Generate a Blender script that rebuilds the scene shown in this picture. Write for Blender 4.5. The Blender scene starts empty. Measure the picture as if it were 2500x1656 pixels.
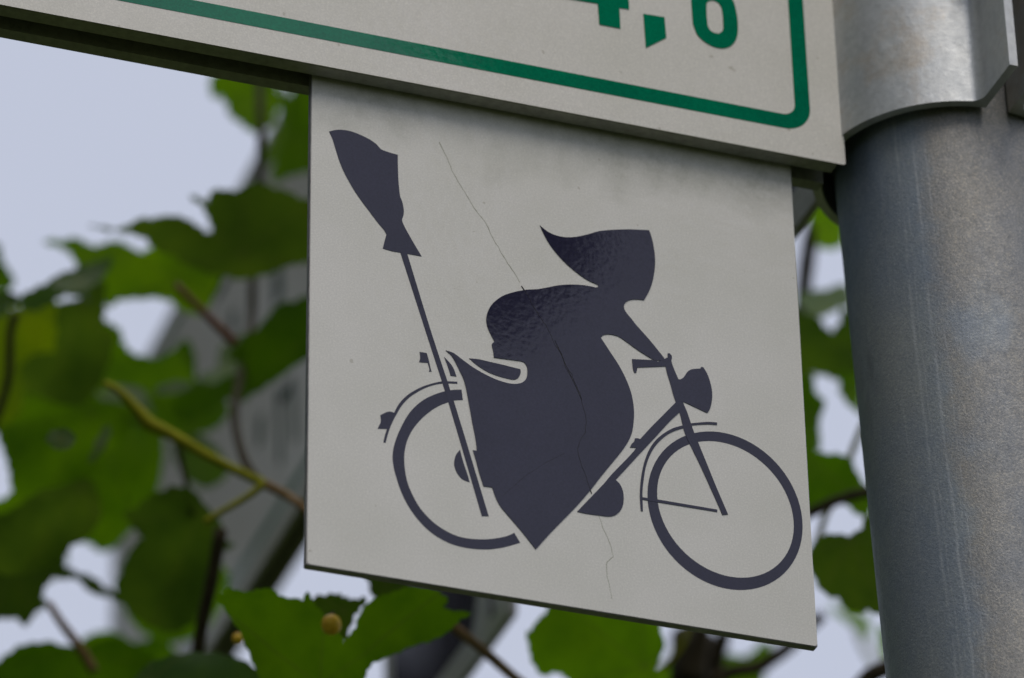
import bpy, bmesh, math, random
from mathutils import Vector, Matrix
from mathutils.geometry import tessellate_polygon, delaunay_2d_cdt

scene = bpy.context.scene
COL = scene.collection
random.seed(11)

# ------------------------------------------------------------------ camera
CAM = {'loc': [-0.40328, -1.0394, 1.56415], 'rot': [[0.94081, -0.338336, -0.020113], [-0.163588, -0.50526, 0.84732], [-0.296841, -0.793877, -0.530701]], 'lens': 162.233}
MM = 0.001
SIGN_Z = 2.25                      # height of the middle of the small plate above the ground
cam_data = bpy.data.cameras.new('camera')
cam = bpy.data.objects.new('camera', cam_data)
COL.objects.link(cam)
rot = Matrix(CAM['rot']).transposed()
cam.matrix_world = Matrix.Translation(CAM['loc']) @ rot.to_4x4()
cam_data.sensor_width = 36.0
cam_data.sensor_fit = 'HORIZONTAL'
cam_data.lens = CAM['lens']
cam_data.clip_start = 0.05
cam_data.clip_end = 2000.0
cam_data.dof.use_dof = True
cam_data.dof.focus_distance = 1.309
cam_data.dof.aperture_fstop = 10.4
cam_data.dof.aperture_blades = 7
scene.camera = cam

# ------------------------------------------------------------------ overcast daylight
SUN_AZ, SUN_EL = math.radians(-3), math.radians(54)    # azimuth from -Y towards +X
world = bpy.data.worlds.new('World')
scene.world = world
world.use_nodes = True
wn, wl = world.node_tree.nodes, world.node_tree.links
wn.clear()
sky = wn.new('ShaderNodeTexSky')
sky.sky_type = 'NISHITA'
sky.sun_disc = False
sky.sun_elevation = SUN_EL
sky.sun_rotation = math.pi - SUN_AZ
sky.dust_density = 4.0
sky.air_density = 1.0
tc = wn.new('ShaderNodeTexCoord')
cl = wn.new('ShaderNodeTexNoise')
cl.inputs['Scale'].default_value = 1.6
cl.inputs['Detail'].default_value = 3.0
ramp = wn.new('ShaderNodeValToRGB')
ramp.color_ramp.elements[0].position = 0.3
ramp.color_ramp.elements[0].color = (5.5, 5.9, 7.2, 1)
ramp.color_ramp.elements[1].position = 0.7
ramp.color_ramp.elements[1].color = (5.75, 6.15, 7.45, 1)
mix = wn.new('ShaderNodeMix')
mix.data_type = 'RGBA'
mix.inputs['Factor'].default_value = 0.9
bg = wn.new('ShaderNodeBackground')
bg.inputs['Strength'].default_value = 0.1
wo = wn.new('ShaderNodeOutputWorld')
wl.new(tc.outputs['Generated'], cl.inputs['Vector'])
wl.new(cl.outputs['Fac'], ramp.inputs['Fac'])
wl.new(sky.outputs['Color'], mix.inputs['A'])
wl.new(ramp.outputs['Color'], mix.inputs['B'])
wl.new(mix.outputs['Result'], bg.inputs['Color'])
wl.new(bg.outputs['Background'], wo.inputs['Surface'])

sd = bpy.data.lights.new('sun', 'SUN')
sd.energy = 1.25
sd.angle = math.radians(38)
sd.color = (1.0, 0.92, 0.79)
sun = bpy.data.objects.new('sun', sd)
COL.objects.link(sun)
to_sun = Vector((math.sin(SUN_AZ) * math.cos(SUN_EL), -math.cos(SUN_AZ) * math.cos(SUN_EL), math.sin(SUN_EL)))
sun.rotation_euler = to_sun.to_track_quat('Z', 'Y').to_euler()

vs = scene.view_settings
vs.view_transform = 'Standard'
vs.look = 'None'
vs.exposure = 0.0
vs.gamma = 1.0
vs.use_curve_mapping = False
scene.cycles.max_bounces = 10
scene.cycles.transparent_max_bounces = 8
scene.cycles.sample_clamp_indirect = 6.0

# ------------------------------------------------------------------ traced and measured data (millimetres, on the thing's own plane)
PICTOGRAM = {
  'broom': [[-69.61,68.3],[-68.09,69.05],[-66.44,69.62],[-64.31,69.84],[-61.94,69.63],[-59.57,69.03],[-57.21,68.15],[-55.32,67.01],[-54.15,65.78],[-53.44,65.39],[-51.07,64.95],[-48.79,64.71],[-48.82,62.25],[-48.76,59.54],[-48.62,55.78],[-48.42,53.11],[-48.12,50.47],[-47.57,48.97],[-47.22,47.42],[-47.01,45.58],[-47.17,43.94],[-47.57,42.36],[-46.66,40.02],[-45.51,37.85],[-43.9,34.96],[-41.7,31.24],[-46.08,31.24],[-48.1,31.21],[-50.54,31.16],[-53.35,31.51],[-52.85,34.0],[-52.26,36.51],[-53.04,37.96],[-54.66,39.77],[-56.98,42.79],[-59.3,45.8],[-61.63,49.09],[-63.48,52.22],[-65.11,55.39],[-66.5,58.89],[-67.42,61.95],[-68.21,64.78],[-68.82,66.56]],
  'broomstick': [[-48.14,31.42],[-46.07,31.4],[-38.75,5.64],[-32.39,-15.16],[-22.47,-50.56],[-24.48,-50.9],[-34.1,-15.47],[-40.33,5.35]],
  'witch_figure': [[-5.53,49.41],[-3.64,47.98],[-1.26,47.09],[1.55,46.88],[4.39,47.4],[7.25,48.46],[10.14,49.89],[12.61,51.2],[15.9,52.3],[19.19,53.18],[22.48,53.92],[28.44,54.92],[29.05,53.09],[29.59,50.46],[29.94,47.36],[30.0,44.2],[29.63,40.51],[28.86,36.76],[27.69,33.4],[26.09,30.18],[24.31,30.06],[22.27,29.59],[20.82,28.73],[19.97,27.58],[19.79,26.3],[20.27,25.06],[21.99,22.94],[23.52,21.01],[25.83,18.56],[28.51,15.53],[31.75,11.49],[31.52,10.75],[28.68,10.22],[28.08,10.46],[25.92,11.52],[23.18,12.99],[20.44,14.68],[18.09,16.01],[16.3,16.34],[14.49,16.22],[13.07,15.6],[12.35,14.58],[12.94,13.69],[15.18,10.22],[17.66,6.33],[19.6,2.36],[21.01,-1.7],[21.69,-5.6],[21.81,-9.01],[21.5,-12.49],[20.96,-15.43],[19.78,-18.48],[17.81,-21.94],[14.77,-26.42],[11.47,-31.21],[8.17,-36.25],[4.37,-41.63],[1.14,-45.78],[-4.19,-52.47],[-8.81,-58.7],[-10.4,-56.71],[-13.2,-53.33],[-16.22,-49.98],[-18.82,-47.04],[-20.1,-44.84],[-20.93,-42.56],[-21.34,-41.17],[-23.89,-41.27],[-25.05,-37.43],[-26.06,-33.22],[-26.89,-30.19],[-25.77,-30.24],[-25.86,-28.29],[-26.24,-25.41],[-26.92,-21.59],[-27.59,-17.26],[-28.22,-13.41],[-28.78,-10.03],[-29.53,-7.18],[-30.6,-4.88],[-31.68,-2.58],[-32.99,-0.32],[-34.64,1.03],[-32.52,0.67],[-30.74,-0.4],[-28.95,-1.58],[-26.72,-2.92],[-24.04,-4.18],[-20.9,-5.35],[-17.74,-6.03],[-15.02,-6.18],[-12.74,-5.62],[-11.34,-4.61],[-10.53,-3.21],[-10.24,-1.14],[-10.42,0.58],[-11.16,1.71],[-12.3,1.9],[-14.81,1.79],[-17.54,1.64],[-20.27,1.53],[-20.45,3.52],[-20.85,5.71],[-20.61,6.26],[-20.0,6.88],[-20.84,8.51],[-21.77,10.51],[-22.32,12.38],[-22.38,14.56],[-21.81,16.86],[-20.78,19.03],[-19.15,21.1],[-17.12,22.94],[-14.71,24.38],[-12.3,25.5],[-9.89,26.41],[-6.68,27.25],[-3.45,28.53],[-0.62,29.74],[2.21,30.6],[5.44,31.27],[7.85,31.51],[9.86,31.54],[11.27,31.49],[11.96,31.81],[11.99,32.53],[11.11,32.81],[8.73,33.55],[6.37,34.88],[3.62,36.81],[1.28,38.82],[-0.66,40.91],[-2.2,42.86],[-3.35,44.66],[-4.48,46.91]],
  'saddle': [[-27.7,-0.19],[-24.85,0.04],[-21.68,-0.13],[-18.05,-0.32],[-14.87,-0.59],[-12.37,-0.78],[-12.26,-1.77],[-12.67,-3.1],[-13.38,-4.13],[-14.53,-4.69],[-16.35,-4.67],[-19.06,-4.37],[-21.76,-3.76],[-24.01,-2.77],[-25.79,-1.74]],
  'cloak_flap': [[-35.13,-1.21],[-34.16,-2.13],[-32.83,-3.69],[-32.1,-5.16],[-31.55,-6.95],[-33.26,-7.02],[-33.98,-4.5]],
  'rear_mudguard': [[-31.27,-8.6],[-33.61,-8.92],[-36.01,-9.46],[-38.13,-10.34],[-40.84,-11.73],[-43.56,-13.61],[-46.27,-16.08],[-48.54,-19.16],[-50.0,-22.37],[-51.02,-22.21],[-52.14,-22.56],[-54.06,-23.98],[-53.9,-25.91],[-54.31,-27.21],[-54.86,-28.52],[-52.11,-28.04],[-52.67,-30.09],[-53.14,-32.51],[-52.48,-32.59],[-52.01,-30.46],[-51.32,-27.9],[-50.4,-25.29],[-49.48,-23.16],[-47.75,-19.65],[-45.61,-16.66],[-43.03,-14.21],[-40.4,-12.25],[-37.92,-10.9],[-35.88,-10.13],[-33.54,-9.61],[-31.28,-9.3]],
  'reflector': [[-42.46,-0.97],[-40.35,-0.88],[-39.8,-2.83],[-39.05,-6.33],[-38.87,-6.75],[-39.73,-6.91],[-39.54,-6.27],[-40.04,-4.12],[-42.61,-4.39],[-42.27,-2.78]],
  'hub': [[-30.7,-30.71],[-31.85,-32.52],[-32.43,-34.82],[-32.29,-36.74],[-31.53,-38.56],[-30.23,-40.03],[-29.13,-40.47],[-27.93,-40.7],[-28.63,-38.05],[-29.67,-34.83]],
  'fork': [[21.74,9.29],[28.67,10.22],[29.72,9.95],[31.64,11.24],[32.84,12.04],[32.85,13.38],[33.34,13.59],[34.06,12.96],[34.12,11.99],[33.91,10.96],[34.69,8.31],[35.73,5.6],[36.52,2.27],[36.95,-1.98],[38.03,-4.95],[38.94,-7.95],[40.07,-11.75],[41.23,-14.98],[43.78,-21.93],[46.08,-28.32],[49.41,-36.93],[47.7,-37.45],[46.31,-33.92],[44.91,-30.5],[41.64,-22.58],[38.55,-15.73],[37.14,-12.27],[36.5,-9.24],[35.86,-5.91],[34.8,-2.66],[34.03,0.09],[33.29,3.42],[32.48,6.45],[32.06,8.87],[27.23,7.69],[23.33,6.8],[23.18,5.91],[22.87,4.87],[22.35,4.88],[21.97,5.97],[21.83,7.68]],
  'headlamp': [[35.35,5.36],[36.4,5.26],[37.51,6.22],[38.67,8.17],[40.07,9.42],[42.78,10.2],[43.08,10.84],[43.77,10.85],[44.85,9.01],[45.76,5.98],[46.19,2.87],[45.98,-0.06],[45.31,-2.78],[44.43,-4.38],[42.07,-3.65],[36.85,-2.0],[35.77,-2.37]],
  'frame_tube': [[35.52,-2.06],[34.8,-2.66],[30.76,-7.69],[27.13,-12.17],[23.4,-17.1],[22.73,-16.94],[21.83,-17.1],[21.58,-18.16],[20.8,-19.15],[20.23,-20.38],[22.17,-20.16],[21.22,-21.62],[19.01,-24.55],[14.35,-30.43],[11.88,-33.94],[8.35,-38.45],[3.76,-44.34],[6.32,-44.52],[9.93,-44.4],[13.8,-44.08],[15.92,-42.72],[17.31,-40.54],[17.83,-37.94],[17.68,-35.17],[16.84,-33.08],[15.59,-31.9],[18.33,-28.33],[22.75,-22.49],[28.31,-15.27],[32.79,-9.33],[35.87,-5.8]],
  'front_mudguard': [[47.32,-7.02],[44.54,-7.35],[41.31,-8.21],[39.16,-8.88],[36.45,-10.11],[33.75,-11.45],[31.02,-13.53],[28.26,-16.41],[26.28,-19.6],[24.81,-23.26],[23.87,-26.81],[23.17,-30.87],[22.74,-35.99],[22.9,-40.65],[23.52,-40.6],[23.54,-36.69],[23.6,-34.16],[24.01,-30.72],[24.71,-26.66],[25.64,-23.4],[27.1,-20.03],[29.07,-16.95],[31.84,-13.96],[34.29,-12.21],[36.73,-10.92],[39.39,-9.53],[41.81,-8.81],[44.49,-8.16],[47.27,-7.84]],
  'mudguard_stay': [[23.57,-36.07],[28.41,-35.97],[46.2,-35.96],[46.16,-36.75],[28.37,-36.87],[23.53,-36.86]],
  'rear_tyre': [[-30.06,-10.96],[-33.22,-11.74],[-36.84,-13.39],[-41.37,-16.53],[-45.46,-21.46],[-48.44,-27.87],[-49.92,-32.53],[-50.45,-36.02],[-50.31,-38.91],[-49.52,-42.64],[-47.19,-49.23],[-43.76,-54.64],[-39.43,-58.69],[-34.2,-61.15],[-28.93,-61.8],[-23.17,-61.23],[-18.26,-59.7],[-13.31,-57.34],[-15.01,-54.5],[-17.27,-55.94],[-20.86,-57.35],[-23.99,-58.16],[-27.98,-58.68],[-31.51,-58.56],[-35.01,-57.47],[-38.06,-55.83],[-40.66,-53.63],[-42.82,-51.12],[-44.75,-47.61],[-46.02,-44.45],[-46.72,-41.19],[-47.03,-37.85],[-46.99,-34.93],[-46.26,-30.91],[-44.65,-26.96],[-42.37,-23.36],[-39.65,-20.17],[-36.92,-17.71],[-34.2,-15.98],[-32.39,-15.01],[-29.68,-14.32]],
}
FRONT_TYRE = [[[47.43,-61.09],[45.38,-60.89],[43.35,-60.5],[41.37,-59.92],[39.44,-59.15],[37.58,-58.2],[35.81,-57.08],[34.13,-55.8],[32.56,-54.36],[31.12,-52.78],[29.81,-51.07],[28.65,-49.24],[27.64,-47.31],[26.79,-45.28],[26.1,-43.19],[25.59,-41.03],[25.25,-38.84],[25.1,-36.62],[25.12,-34.39],[25.32,-32.17],[25.7,-29.98],[26.25,-27.82],[26.98,-25.73],[27.87,-23.72],[28.92,-21.79],[30.12,-19.97],[31.46,-18.26],[32.94,-16.69],[34.53,-15.26],[36.23,-13.99],[38.03,-12.88],[39.9,-11.95],[41.85,-11.19],[43.85,-10.62],[45.88,-10.24],[47.94,-10.05],[50.0,-10.06],[52.05,-10.26],[54.07,-10.65],[56.06,-11.23],[57.99,-12.0],[59.85,-12.95],[61.62,-14.07],[63.3,-15.35],[64.86,-16.79],[66.31,-18.37],[67.62,-20.08],[68.78,-21.91],[69.79,-23.84],[70.64,-25.86],[71.33,-27.96],[71.84,-30.12],[72.18,-32.31],[72.33,-34.53],[72.31,-36.76],[72.11,-38.98],[71.73,-41.17],[71.18,-43.32],[70.45,-45.42],[69.56,-47.43],[68.51,-49.36],[67.31,-51.18],[65.97,-52.89],[64.49,-54.46],[62.9,-55.88],[61.2,-57.16],[59.4,-58.27],[57.53,-59.2],[55.58,-59.96],[53.58,-60.53],[51.55,-60.91],[49.49,-61.1]],[[54.78,-56.34],[53.02,-56.74],[51.23,-56.99],[49.42,-57.06],[47.61,-56.97],[45.81,-56.72],[44.03,-56.3],[42.28,-55.72],[40.59,-54.98],[38.96,-54.1],[37.4,-53.06],[35.93,-51.9],[34.56,-50.6],[33.3,-49.19],[32.15,-47.67],[31.14,-46.06],[30.26,-44.36],[29.51,-42.59],[28.92,-40.77],[28.48,-38.91],[28.19,-37.01],[28.06,-35.1],[28.09,-33.2],[28.27,-31.3],[28.61,-29.44],[29.11,-27.62],[29.76,-25.86],[30.55,-24.17],[31.48,-22.56],[32.54,-21.05],[33.73,-19.65],[35.03,-18.36],[36.43,-17.21],[37.93,-16.19],[39.52,-15.31],[41.17,-14.58],[42.89,-14.02],[44.64,-13.61],[46.43,-13.37],[48.24,-13.29],[50.05,-13.38],[51.86,-13.63],[53.64,-14.05],[55.38,-14.63],[57.08,-15.37],[58.71,-16.26],[60.26,-17.29],[61.73,-18.46],[63.1,-19.75],[64.36,-21.16],[65.51,-22.68],[66.53,-24.3],[67.41,-25.99],[68.15,-27.76],[68.74,-29.58],[69.19,-31.45],[69.47,-33.34],[69.6,-35.25],[69.58,-37.16],[69.39,-39.05],[69.05,-40.91],[68.55,-42.73],[67.91,-44.49],[67.12,-46.18],[66.19,-47.79],[65.12,-49.3],[63.94,-50.7],[62.64,-51.99],[61.23,-53.15],[59.73,-54.17],[58.14,-55.04],[56.49,-55.77]]]
CRACKS = [[[-36.16,71.97],[-33.85,66.96],[-32.25,62.92],[-30.41,59.2],[-28.32,56.09],[-26.48,52.67],[-24.16,49.34],[-22.07,46.79],[-20.04,42.07],[-18.43,39.43],[-16.84,36.26],[-15.01,33.4],[-13.17,30.82],[-11.6,27.4],[-9.93,24.85],[-8.44,21.6],[-6.55,18.43],[-4.27,15.34],[-2.79,12.1],[-1.69,9.24],[0.2,6.53],[1.28,3.24],[3.17,0.54],[4.24,-2.74],[5.34,-5.14],[6.04,-7.61],[-1.88,10.81],[0.34,6.6],[1.25,2.74],[3.94,-2.51],[5.16,-5.15],[6.3,-9.51],[7.21,-13.33],[6.78,-17.95],[5.11,-21.07],[4.38,-24.02],[5.1,-28.39],[6.28,-31.55],[7.44,-35.26],[8.59,-38.97],[9.95,-43.73],[11.33,-47.93],[13.21,-52.58],[14.32,-56.8],[12.18,-59.07],[12.25,-63.71],[13.11,-67.93],[13.62,-71.65]],[[0.34,-26.15],[-5.31,-30.09],[-11.34,-35.55],[-16.89,-41.62],[-18.74,-44.12]]]
PLATE_TURN = 0.00597
LEAVES = [
  [[0.0161,0.374,2.527],[0.986,-0.121,0.118],[-0.169,-0.767,0.619],2,[[-59.9,10.0],[-47.9,9.4],[-43.5,11.2],[-40.2,13.6],[-37.2,13.6],[-35.6,13.1],[-32.7,14.2],[-27.7,14.5],[-22.6,13.2],[-18.4,10.6],[-14.7,8.0],[-12.4,7.8],[-12.0,9.6],[-13.6,13.5],[-15.9,17.7],[-18.0,19.8],[-21.2,21.6],[-20.2,22.5],[-17.6,21.1],[-14.5,19.3],[-13.9,22.4],[-12.3,24.8],[-9.3,24.5],[-4.2,23.8],[-1.7,24.6],[0.7,26.4],[5.7,27.3],[10.8,25.7],[16.0,24.7],[20.2,22.2],[26.4,20.6],[35.1,13.9],[31.7,5.4],[33.4,-4.1],[20.7,-5.2],[8.3,-8.9],[3.3,-10.5],[-7.0,-9.0],[-17.3,-6.4],[-27.7,-1.2],[-35.4,1.9],[-36.6,4.8],[-43.3,7.3],[-49.4,8.6]]],
  [[0.0142,0.4585,2.5642],[0.832,-0.532,-0.157],[-0.069,-0.38,0.923],0,[[-57.8,17.1],[-48.3,17.8],[-42.8,18.6],[-39.9,16.7],[-35.8,15.1],[-32.0,16.4],[-27.1,17.4],[-22.6,16.1],[-18.5,13.9],[-15.1,12.6],[-12.4,13.9],[-3.7,14.9],[7.5,12.7],[18.9,5.8],[18.7,0.5],[16.3,-5.3],[12.3,-12.0],[7.9,-12.2],[2.3,-10.6],[-2.3,-6.9],[-10.7,-5.7],[-18.9,-6.3],[-24.5,-6.6],[-26.0,-9.0],[-29.3,-9.0],[-31.4,-2.0],[-36.2,3.3],[-42.0,6.5],[-42.7,8.7],[-45.7,12.5],[-50.9,15.2]]],
  [[-0.0367,0.3967,2.5091],[0.978,-0.195,0.072],[-0.133,-0.319,0.938],3,[[-26.7,0.5],[-21.7,3.5],[-17.2,5.5],[-12.7,9.1],[-6.2,11.2],[0.2,13.7],[5.7,15.0],[8.2,16.3],[7.7,12.2],[3.6,9.2],[0.6,4.6],[-2.4,2.0],[0.5,-2.0],[-4.4,0.5],[-9.4,1.5],[-12.9,-0.0],[-17.8,-2.6],[-21.8,-4.1],[-25.7,-2.6]]],
  [[-0.0622,0.4237,2.5193],[0.875,-0.471,-0.112],[-0.065,-0.344,0.937],3,[[-9.5,2.1],[-3.4,4.1],[1.3,3.6],[4.6,1.5],[3.7,-1.0],[0.1,-1.5],[-0.7,-5.1],[-5.9,-5.6],[-11.2,-3.1]]],
  [[-0.0302,0.4322,2.5308],[0.875,-0.471,-0.112],[-0.341,-0.764,0.549],2,[[-10.5,0.0],[0.3,2.8],[5.1,7.8],[9.9,8.9],[7.7,-5.6],[6.6,-11.2],[11.1,-12.9],[8.5,-22.4],[4.9,-30.9],[-1.5,-40.5],[-12.6,-45.1],[-27.9,-39.5],[-28.7,-30.9],[-24.9,-23.6],[-14.1,-21.9],[-11.8,-11.2]]],
  [[-0.0105,0.4803,2.5269],[0.986,-0.121,0.118],[-0.147,-0.267,0.952],0,[[2.6,23.7],[6.8,21.5],[9.3,18.3],[9.6,15.0],[12.1,12.3],[15.7,10.2],[21.0,8.8],[26.3,9.1],[30.7,12.3],[34.1,7.5],[37.0,1.5],[38.5,-0.6],[30.9,-4.9],[22.9,-6.0],[12.4,-5.4],[4.5,-4.3],[-4.3,-3.2],[-3.3,8.1],[-0.3,16.1]]],
  [[-0.0357,0.5092,2.5727],[0.986,-0.046,0.163],[-0.169,-0.348,0.922],5,[[-20.7,-2.2],[-9.8,-1.1],[-5.4,0.5],[0.0,1.1],[13.2,3.8],[14.6,-2.1],[13.5,-14.5],[12.3,-17.2],[5.8,-17.8],[0.2,-20.4],[-1.7,-26.4],[-2.8,-39.7],[-8.5,-47.7],[-20.0,-50.3],[-27.1,-29.0]]],
  [[-0.0409,0.5342,2.6065],[0.941,-0.338,-0.02],[-0.164,-0.505,0.847],1,[[-10.3,13.6],[-0.6,10.9],[0.8,7.1],[2.1,2.2],[4.8,-1.6],[6.5,-4.8],[5.4,-7.5],[1.6,-9.1],[-10.3,-10.8]]],
  [[0.0342,0.4488,2.5068],[0.783,-0.589,-0.2],[-0.111,-0.448,0.887],1,[[-2.7,17.1],[3.1,24.6],[11.0,28.3],[15.8,33.8],[19.6,38.4],[25.6,39.3],[31.4,42.1],[40.5,38.4],[41.2,20.0],[31.4,16.3],[25.5,13.0],[20.7,9.8],[15.8,7.0],[9.9,3.3],[4.0,-0.4],[-0.1,1.4],[-5.9,-2.8],[-11.9,-4.7],[-18.8,-8.0],[-25.1,-4.3],[-22.3,3.1],[-13.3,6.0],[-4.8,7.4],[3.5,12.5],[6.4,15.8]]],
  [[0.0392,0.4685,2.5375],[0.941,-0.338,-0.02],[0.122,0.283,0.951],3,[[-4.5,7.2],[-0.0,13.0],[6.4,17.4],[13.4,9.4],[11.8,2.8],[5.3,-0.1],[1.0,-8.8],[-1.6,-13.8],[-9.2,-11.7],[-11.6,-8.8],[-7.7,-3.7],[-3.1,-2.3]]],
  [[0.028,0.4979,2.5469],[0.986,-0.046,0.163],[-0.168,-0.18,0.969],1,[[-7.6,7.1],[-2.3,10.1],[0.7,6.1],[3.7,1.0],[7.4,-2.0],[16.2,-3.1],[6.9,-7.1],[-2.1,-8.1],[-9.7,-5.0],[-13.1,1.0]]],
  [[-0.0273,0.4259,2.4778],[0.978,-0.195,0.072],[-0.183,-0.644,0.743],1,[[-35.1,-9.5],[-34.6,-7.0],[-30.7,-5.0],[-22.3,-0.4],[-13.5,3.6],[-4.0,0.0],[5.0,1.5],[13.0,-2.6],[15.1,-6.1],[10.1,-11.7],[5.3,-18.8],[0.4,-25.4],[-6.6,-26.1],[-13.5,-28.7],[-19.5,-29.6],[-21.5,-32.4],[-26.4,-36.2],[-31.3,-38.5],[-35.8,-40.0],[-32.4,-32.9],[-29.9,-30.3],[-31.8,-18.7],[-33.6,-13.6]]],
  [[-0.0191,0.4491,2.4898],[0.783,-0.589,-0.2],[-0.057,-0.388,0.92],0,[[-6.5,-2.1],[3.1,2.6],[14.7,-3.5],[20.5,-7.0],[24.0,-9.5],[25.4,-16.1],[23.3,-21.2],[19.8,-25.3],[18.4,-29.4],[15.0,-35.0],[13.1,-38.6],[10.6,-48.8],[7.4,-49.8],[1.6,-47.4],[-3.8,-49.0],[-9.1,-51.6],[-6.6,-41.9],[-0.5,-34.2],[-3.4,-26.6],[-2.8,-20.5],[-6.9,-11.3]]],
  [[-0.0382,0.395,2.4259],[0.978,-0.195,0.072],[-0.206,-0.858,0.471],2,[[-34.1,-14.0],[-26.5,-11.2],[-21.9,-7.8],[-16.7,-3.3],[-15.4,-0.5],[-9.7,0.6],[-3.0,3.4],[2.7,4.0],[5.9,-1.7],[7.8,-8.6],[7.6,-14.3],[5.6,-18.9],[1.9,-23.4],[-2.8,-26.8],[-5.5,-31.4],[-14.0,-37.7],[-23.7,-39.9],[-36.0,-34.0]]],
  [[0.0041,0.3797,2.4162],[0.875,-0.471,-0.112],[-0.341,-0.764,0.549],2,[[-30.9,-3.5],[-28.8,-6.7],[-25.8,-10.4],[-23.8,-13.1],[-27.4,-16.1],[-30.9,-21.3],[-33.9,-27.9],[-37.2,-37.2],[-34.3,-42.7],[-30.1,-49.2],[-23.5,-53.0],[-18.0,-53.5],[-10.6,-49.5],[-6.1,-44.0],[-2.3,-36.8],[1.4,-29.2],[3.6,-22.1],[4.5,-18.8],[11.7,-15.8],[6.4,-13.9],[5.2,-11.3],[7.1,-7.5],[4.1,-3.2],[0.3,2.7],[-2.2,6.9],[-7.0,8.5],[-15.0,6.9],[-19.7,4.7],[-24.6,-0.2]]],
  [[-0.0484,0.4545,2.4208],[0.986,-0.121,0.118],[-0.164,-0.505,0.847],2,[[-12.3,10.0],[-4.9,8.4],[4.9,4.4],[14.9,4.7],[18.3,4.2],[19.8,0.7],[25.8,-2.3],[30.8,-3.8],[34.8,-7.4],[39.8,-9.9],[41.8,-13.9],[37.3,-11.3],[29.8,-9.3],[26.3,-5.3],[22.8,-3.7],[14.9,-3.6],[11.9,-7.0],[11.1,-11.0],[13.1,-13.5],[8.9,-16.6],[4.9,-22.2],[1.5,-18.7],[-4.9,-18.8],[-12.3,-19.9]]],
  [[-0.0289,0.5213,2.4684],[0.978,-0.195,0.072],[-0.164,-0.505,0.847],1,[[-16.7,12.7],[-5.9,15.7],[6.4,11.0],[12.6,3.7],[16.7,-3.0],[11.5,-7.6],[1.3,-8.5],[-9.0,-12.6],[-16.7,-11.5]]],
  [[-0.0274,0.43,2.3767],[0.941,-0.338,-0.02],[-0.213,-0.635,0.742],1,[[-34.8,-7.4],[-29.9,-4.0],[-26.0,-1.0],[-20.2,2.2],[-15.3,2.7],[-5.7,2.0],[-1.0,-0.0],[3.9,2.0],[8.7,4.0],[18.3,3.7],[22.6,0.5],[27.8,-2.5],[23.9,-9.9],[13.2,-17.3],[-6.1,-19.8],[-30.1,-17.3]]],
  [[-0.0389,0.2907,2.2923],[0.911,-0.406,-0.066],[-0.025,-0.214,0.976],3,[[-6.5,-1.9],[-2.9,4.1],[4.0,7.3],[10.5,8.9],[19.3,9.4],[26.0,8.1],[29.5,7.4],[35.4,4.5],[40.0,1.2],[33.3,-5.2],[15.8,-7.6]]],
  [[-0.005,0.2081,2.2539],[0.978,-0.195,0.072],[-0.191,-0.706,0.682],4,[[-34.2,29.9],[-31.3,30.1],[-30.4,33.3],[-28.8,32.3],[-25.5,31.7],[-22.6,32.0],[-20.2,32.8],[-17.3,33.2],[-15.6,32.3],[-14.5,30.9],[-11.4,30.1],[-6.8,29.8],[-9.7,29.6],[-6.8,29.3],[-5.4,32.3],[-4.1,29.9],[-2.8,27.6],[0.2,24.6],[5.9,17.3],[7.1,14.9],[8.8,18.1],[10.5,20.1],[11.8,24.8],[14.9,28.6],[18.1,30.2],[20.6,30.4],[24.6,31.8],[27.1,32.8],[31.4,32.3],[35.5,31.4],[38.6,29.4],[40.3,28.3],[38.6,26.4],[39.0,25.5],[41.9,24.9],[47.8,24.5],[44.2,22.6],[42.1,20.3],[40.7,18.5],[35.8,15.5],[32.2,14.4],[26.8,12.6],[23.2,11.1],[20.0,9.6],[16.4,8.1],[14.7,5.5],[14.1,2.7],[13.2,-2.8],[0.3,-9.5],[-11.1,-3.9],[-17.1,0.1],[-19.7,3.7],[-21.2,7.2],[-23.3,12.0],[-25.0,15.5],[-26.0,18.5],[-29.0,22.1],[-31.6,26.4]]],
  [[0.0129,0.2399,2.3006],[0.941,-0.338,-0.02],[-0.213,-0.635,0.742],2,[[-9.9,4.8],[-5.8,5.4],[-2.5,6.0],[0.1,4.8],[2.3,4.0],[5.3,3.9],[7.9,4.6],[5.7,1.0],[3.8,-1.3],[1.9,-6.3],[0.4,-10.5],[-1.9,-11.3],[-7.4,-5.1]]],
  [[0.0331,0.2554,2.3227],[0.941,-0.338,-0.02],[-0.164,-0.505,0.847],2,[[-6.7,4.1],[-4.4,5.3],[6.6,1.4],[8.1,-1.4],[5.4,-1.6],[0.9,-4.1],[-4.4,-4.1],[-5.4,0.3]]],
  [[0.1324,0.2708,2.3151],[0.875,-0.471,-0.112],[-0.24,-0.623,0.744],1,[[-31.0,21.8],[-34.1,18.1],[-36.6,16.2],[-39.1,12.5],[-40.8,10.7],[-40.0,8.1],[-39.4,3.8],[-37.7,-0.5],[-36.0,-3.4],[-31.6,-2.1],[-28.6,-2.5],[-26.2,-4.7],[-21.0,-12.6],[-4.0,-12.4],[5.9,-4.9],[3.6,-0.6],[6.1,3.8],[6.5,14.8],[4.2,22.2],[-2.9,28.2],[-15.0,29.3],[-25.3,26.8]]],
  [[0.2976,0.59,2.5032],[0.978,-0.195,0.072],[-0.164,-0.505,0.847],1,[[-29.8,-9.7],[-27.5,-0.8],[-23.7,2.5],[-19.9,1.7],[-14.5,5.0],[-9.9,0.5],[0.8,4.9],[10.8,4.7],[14.7,3.2],[19.3,9.2],[23.9,10.6],[22.4,4.6],[19.3,0.1],[20.8,-5.9],[8.5,-14.7],[-14.5,-15.9]]],
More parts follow.
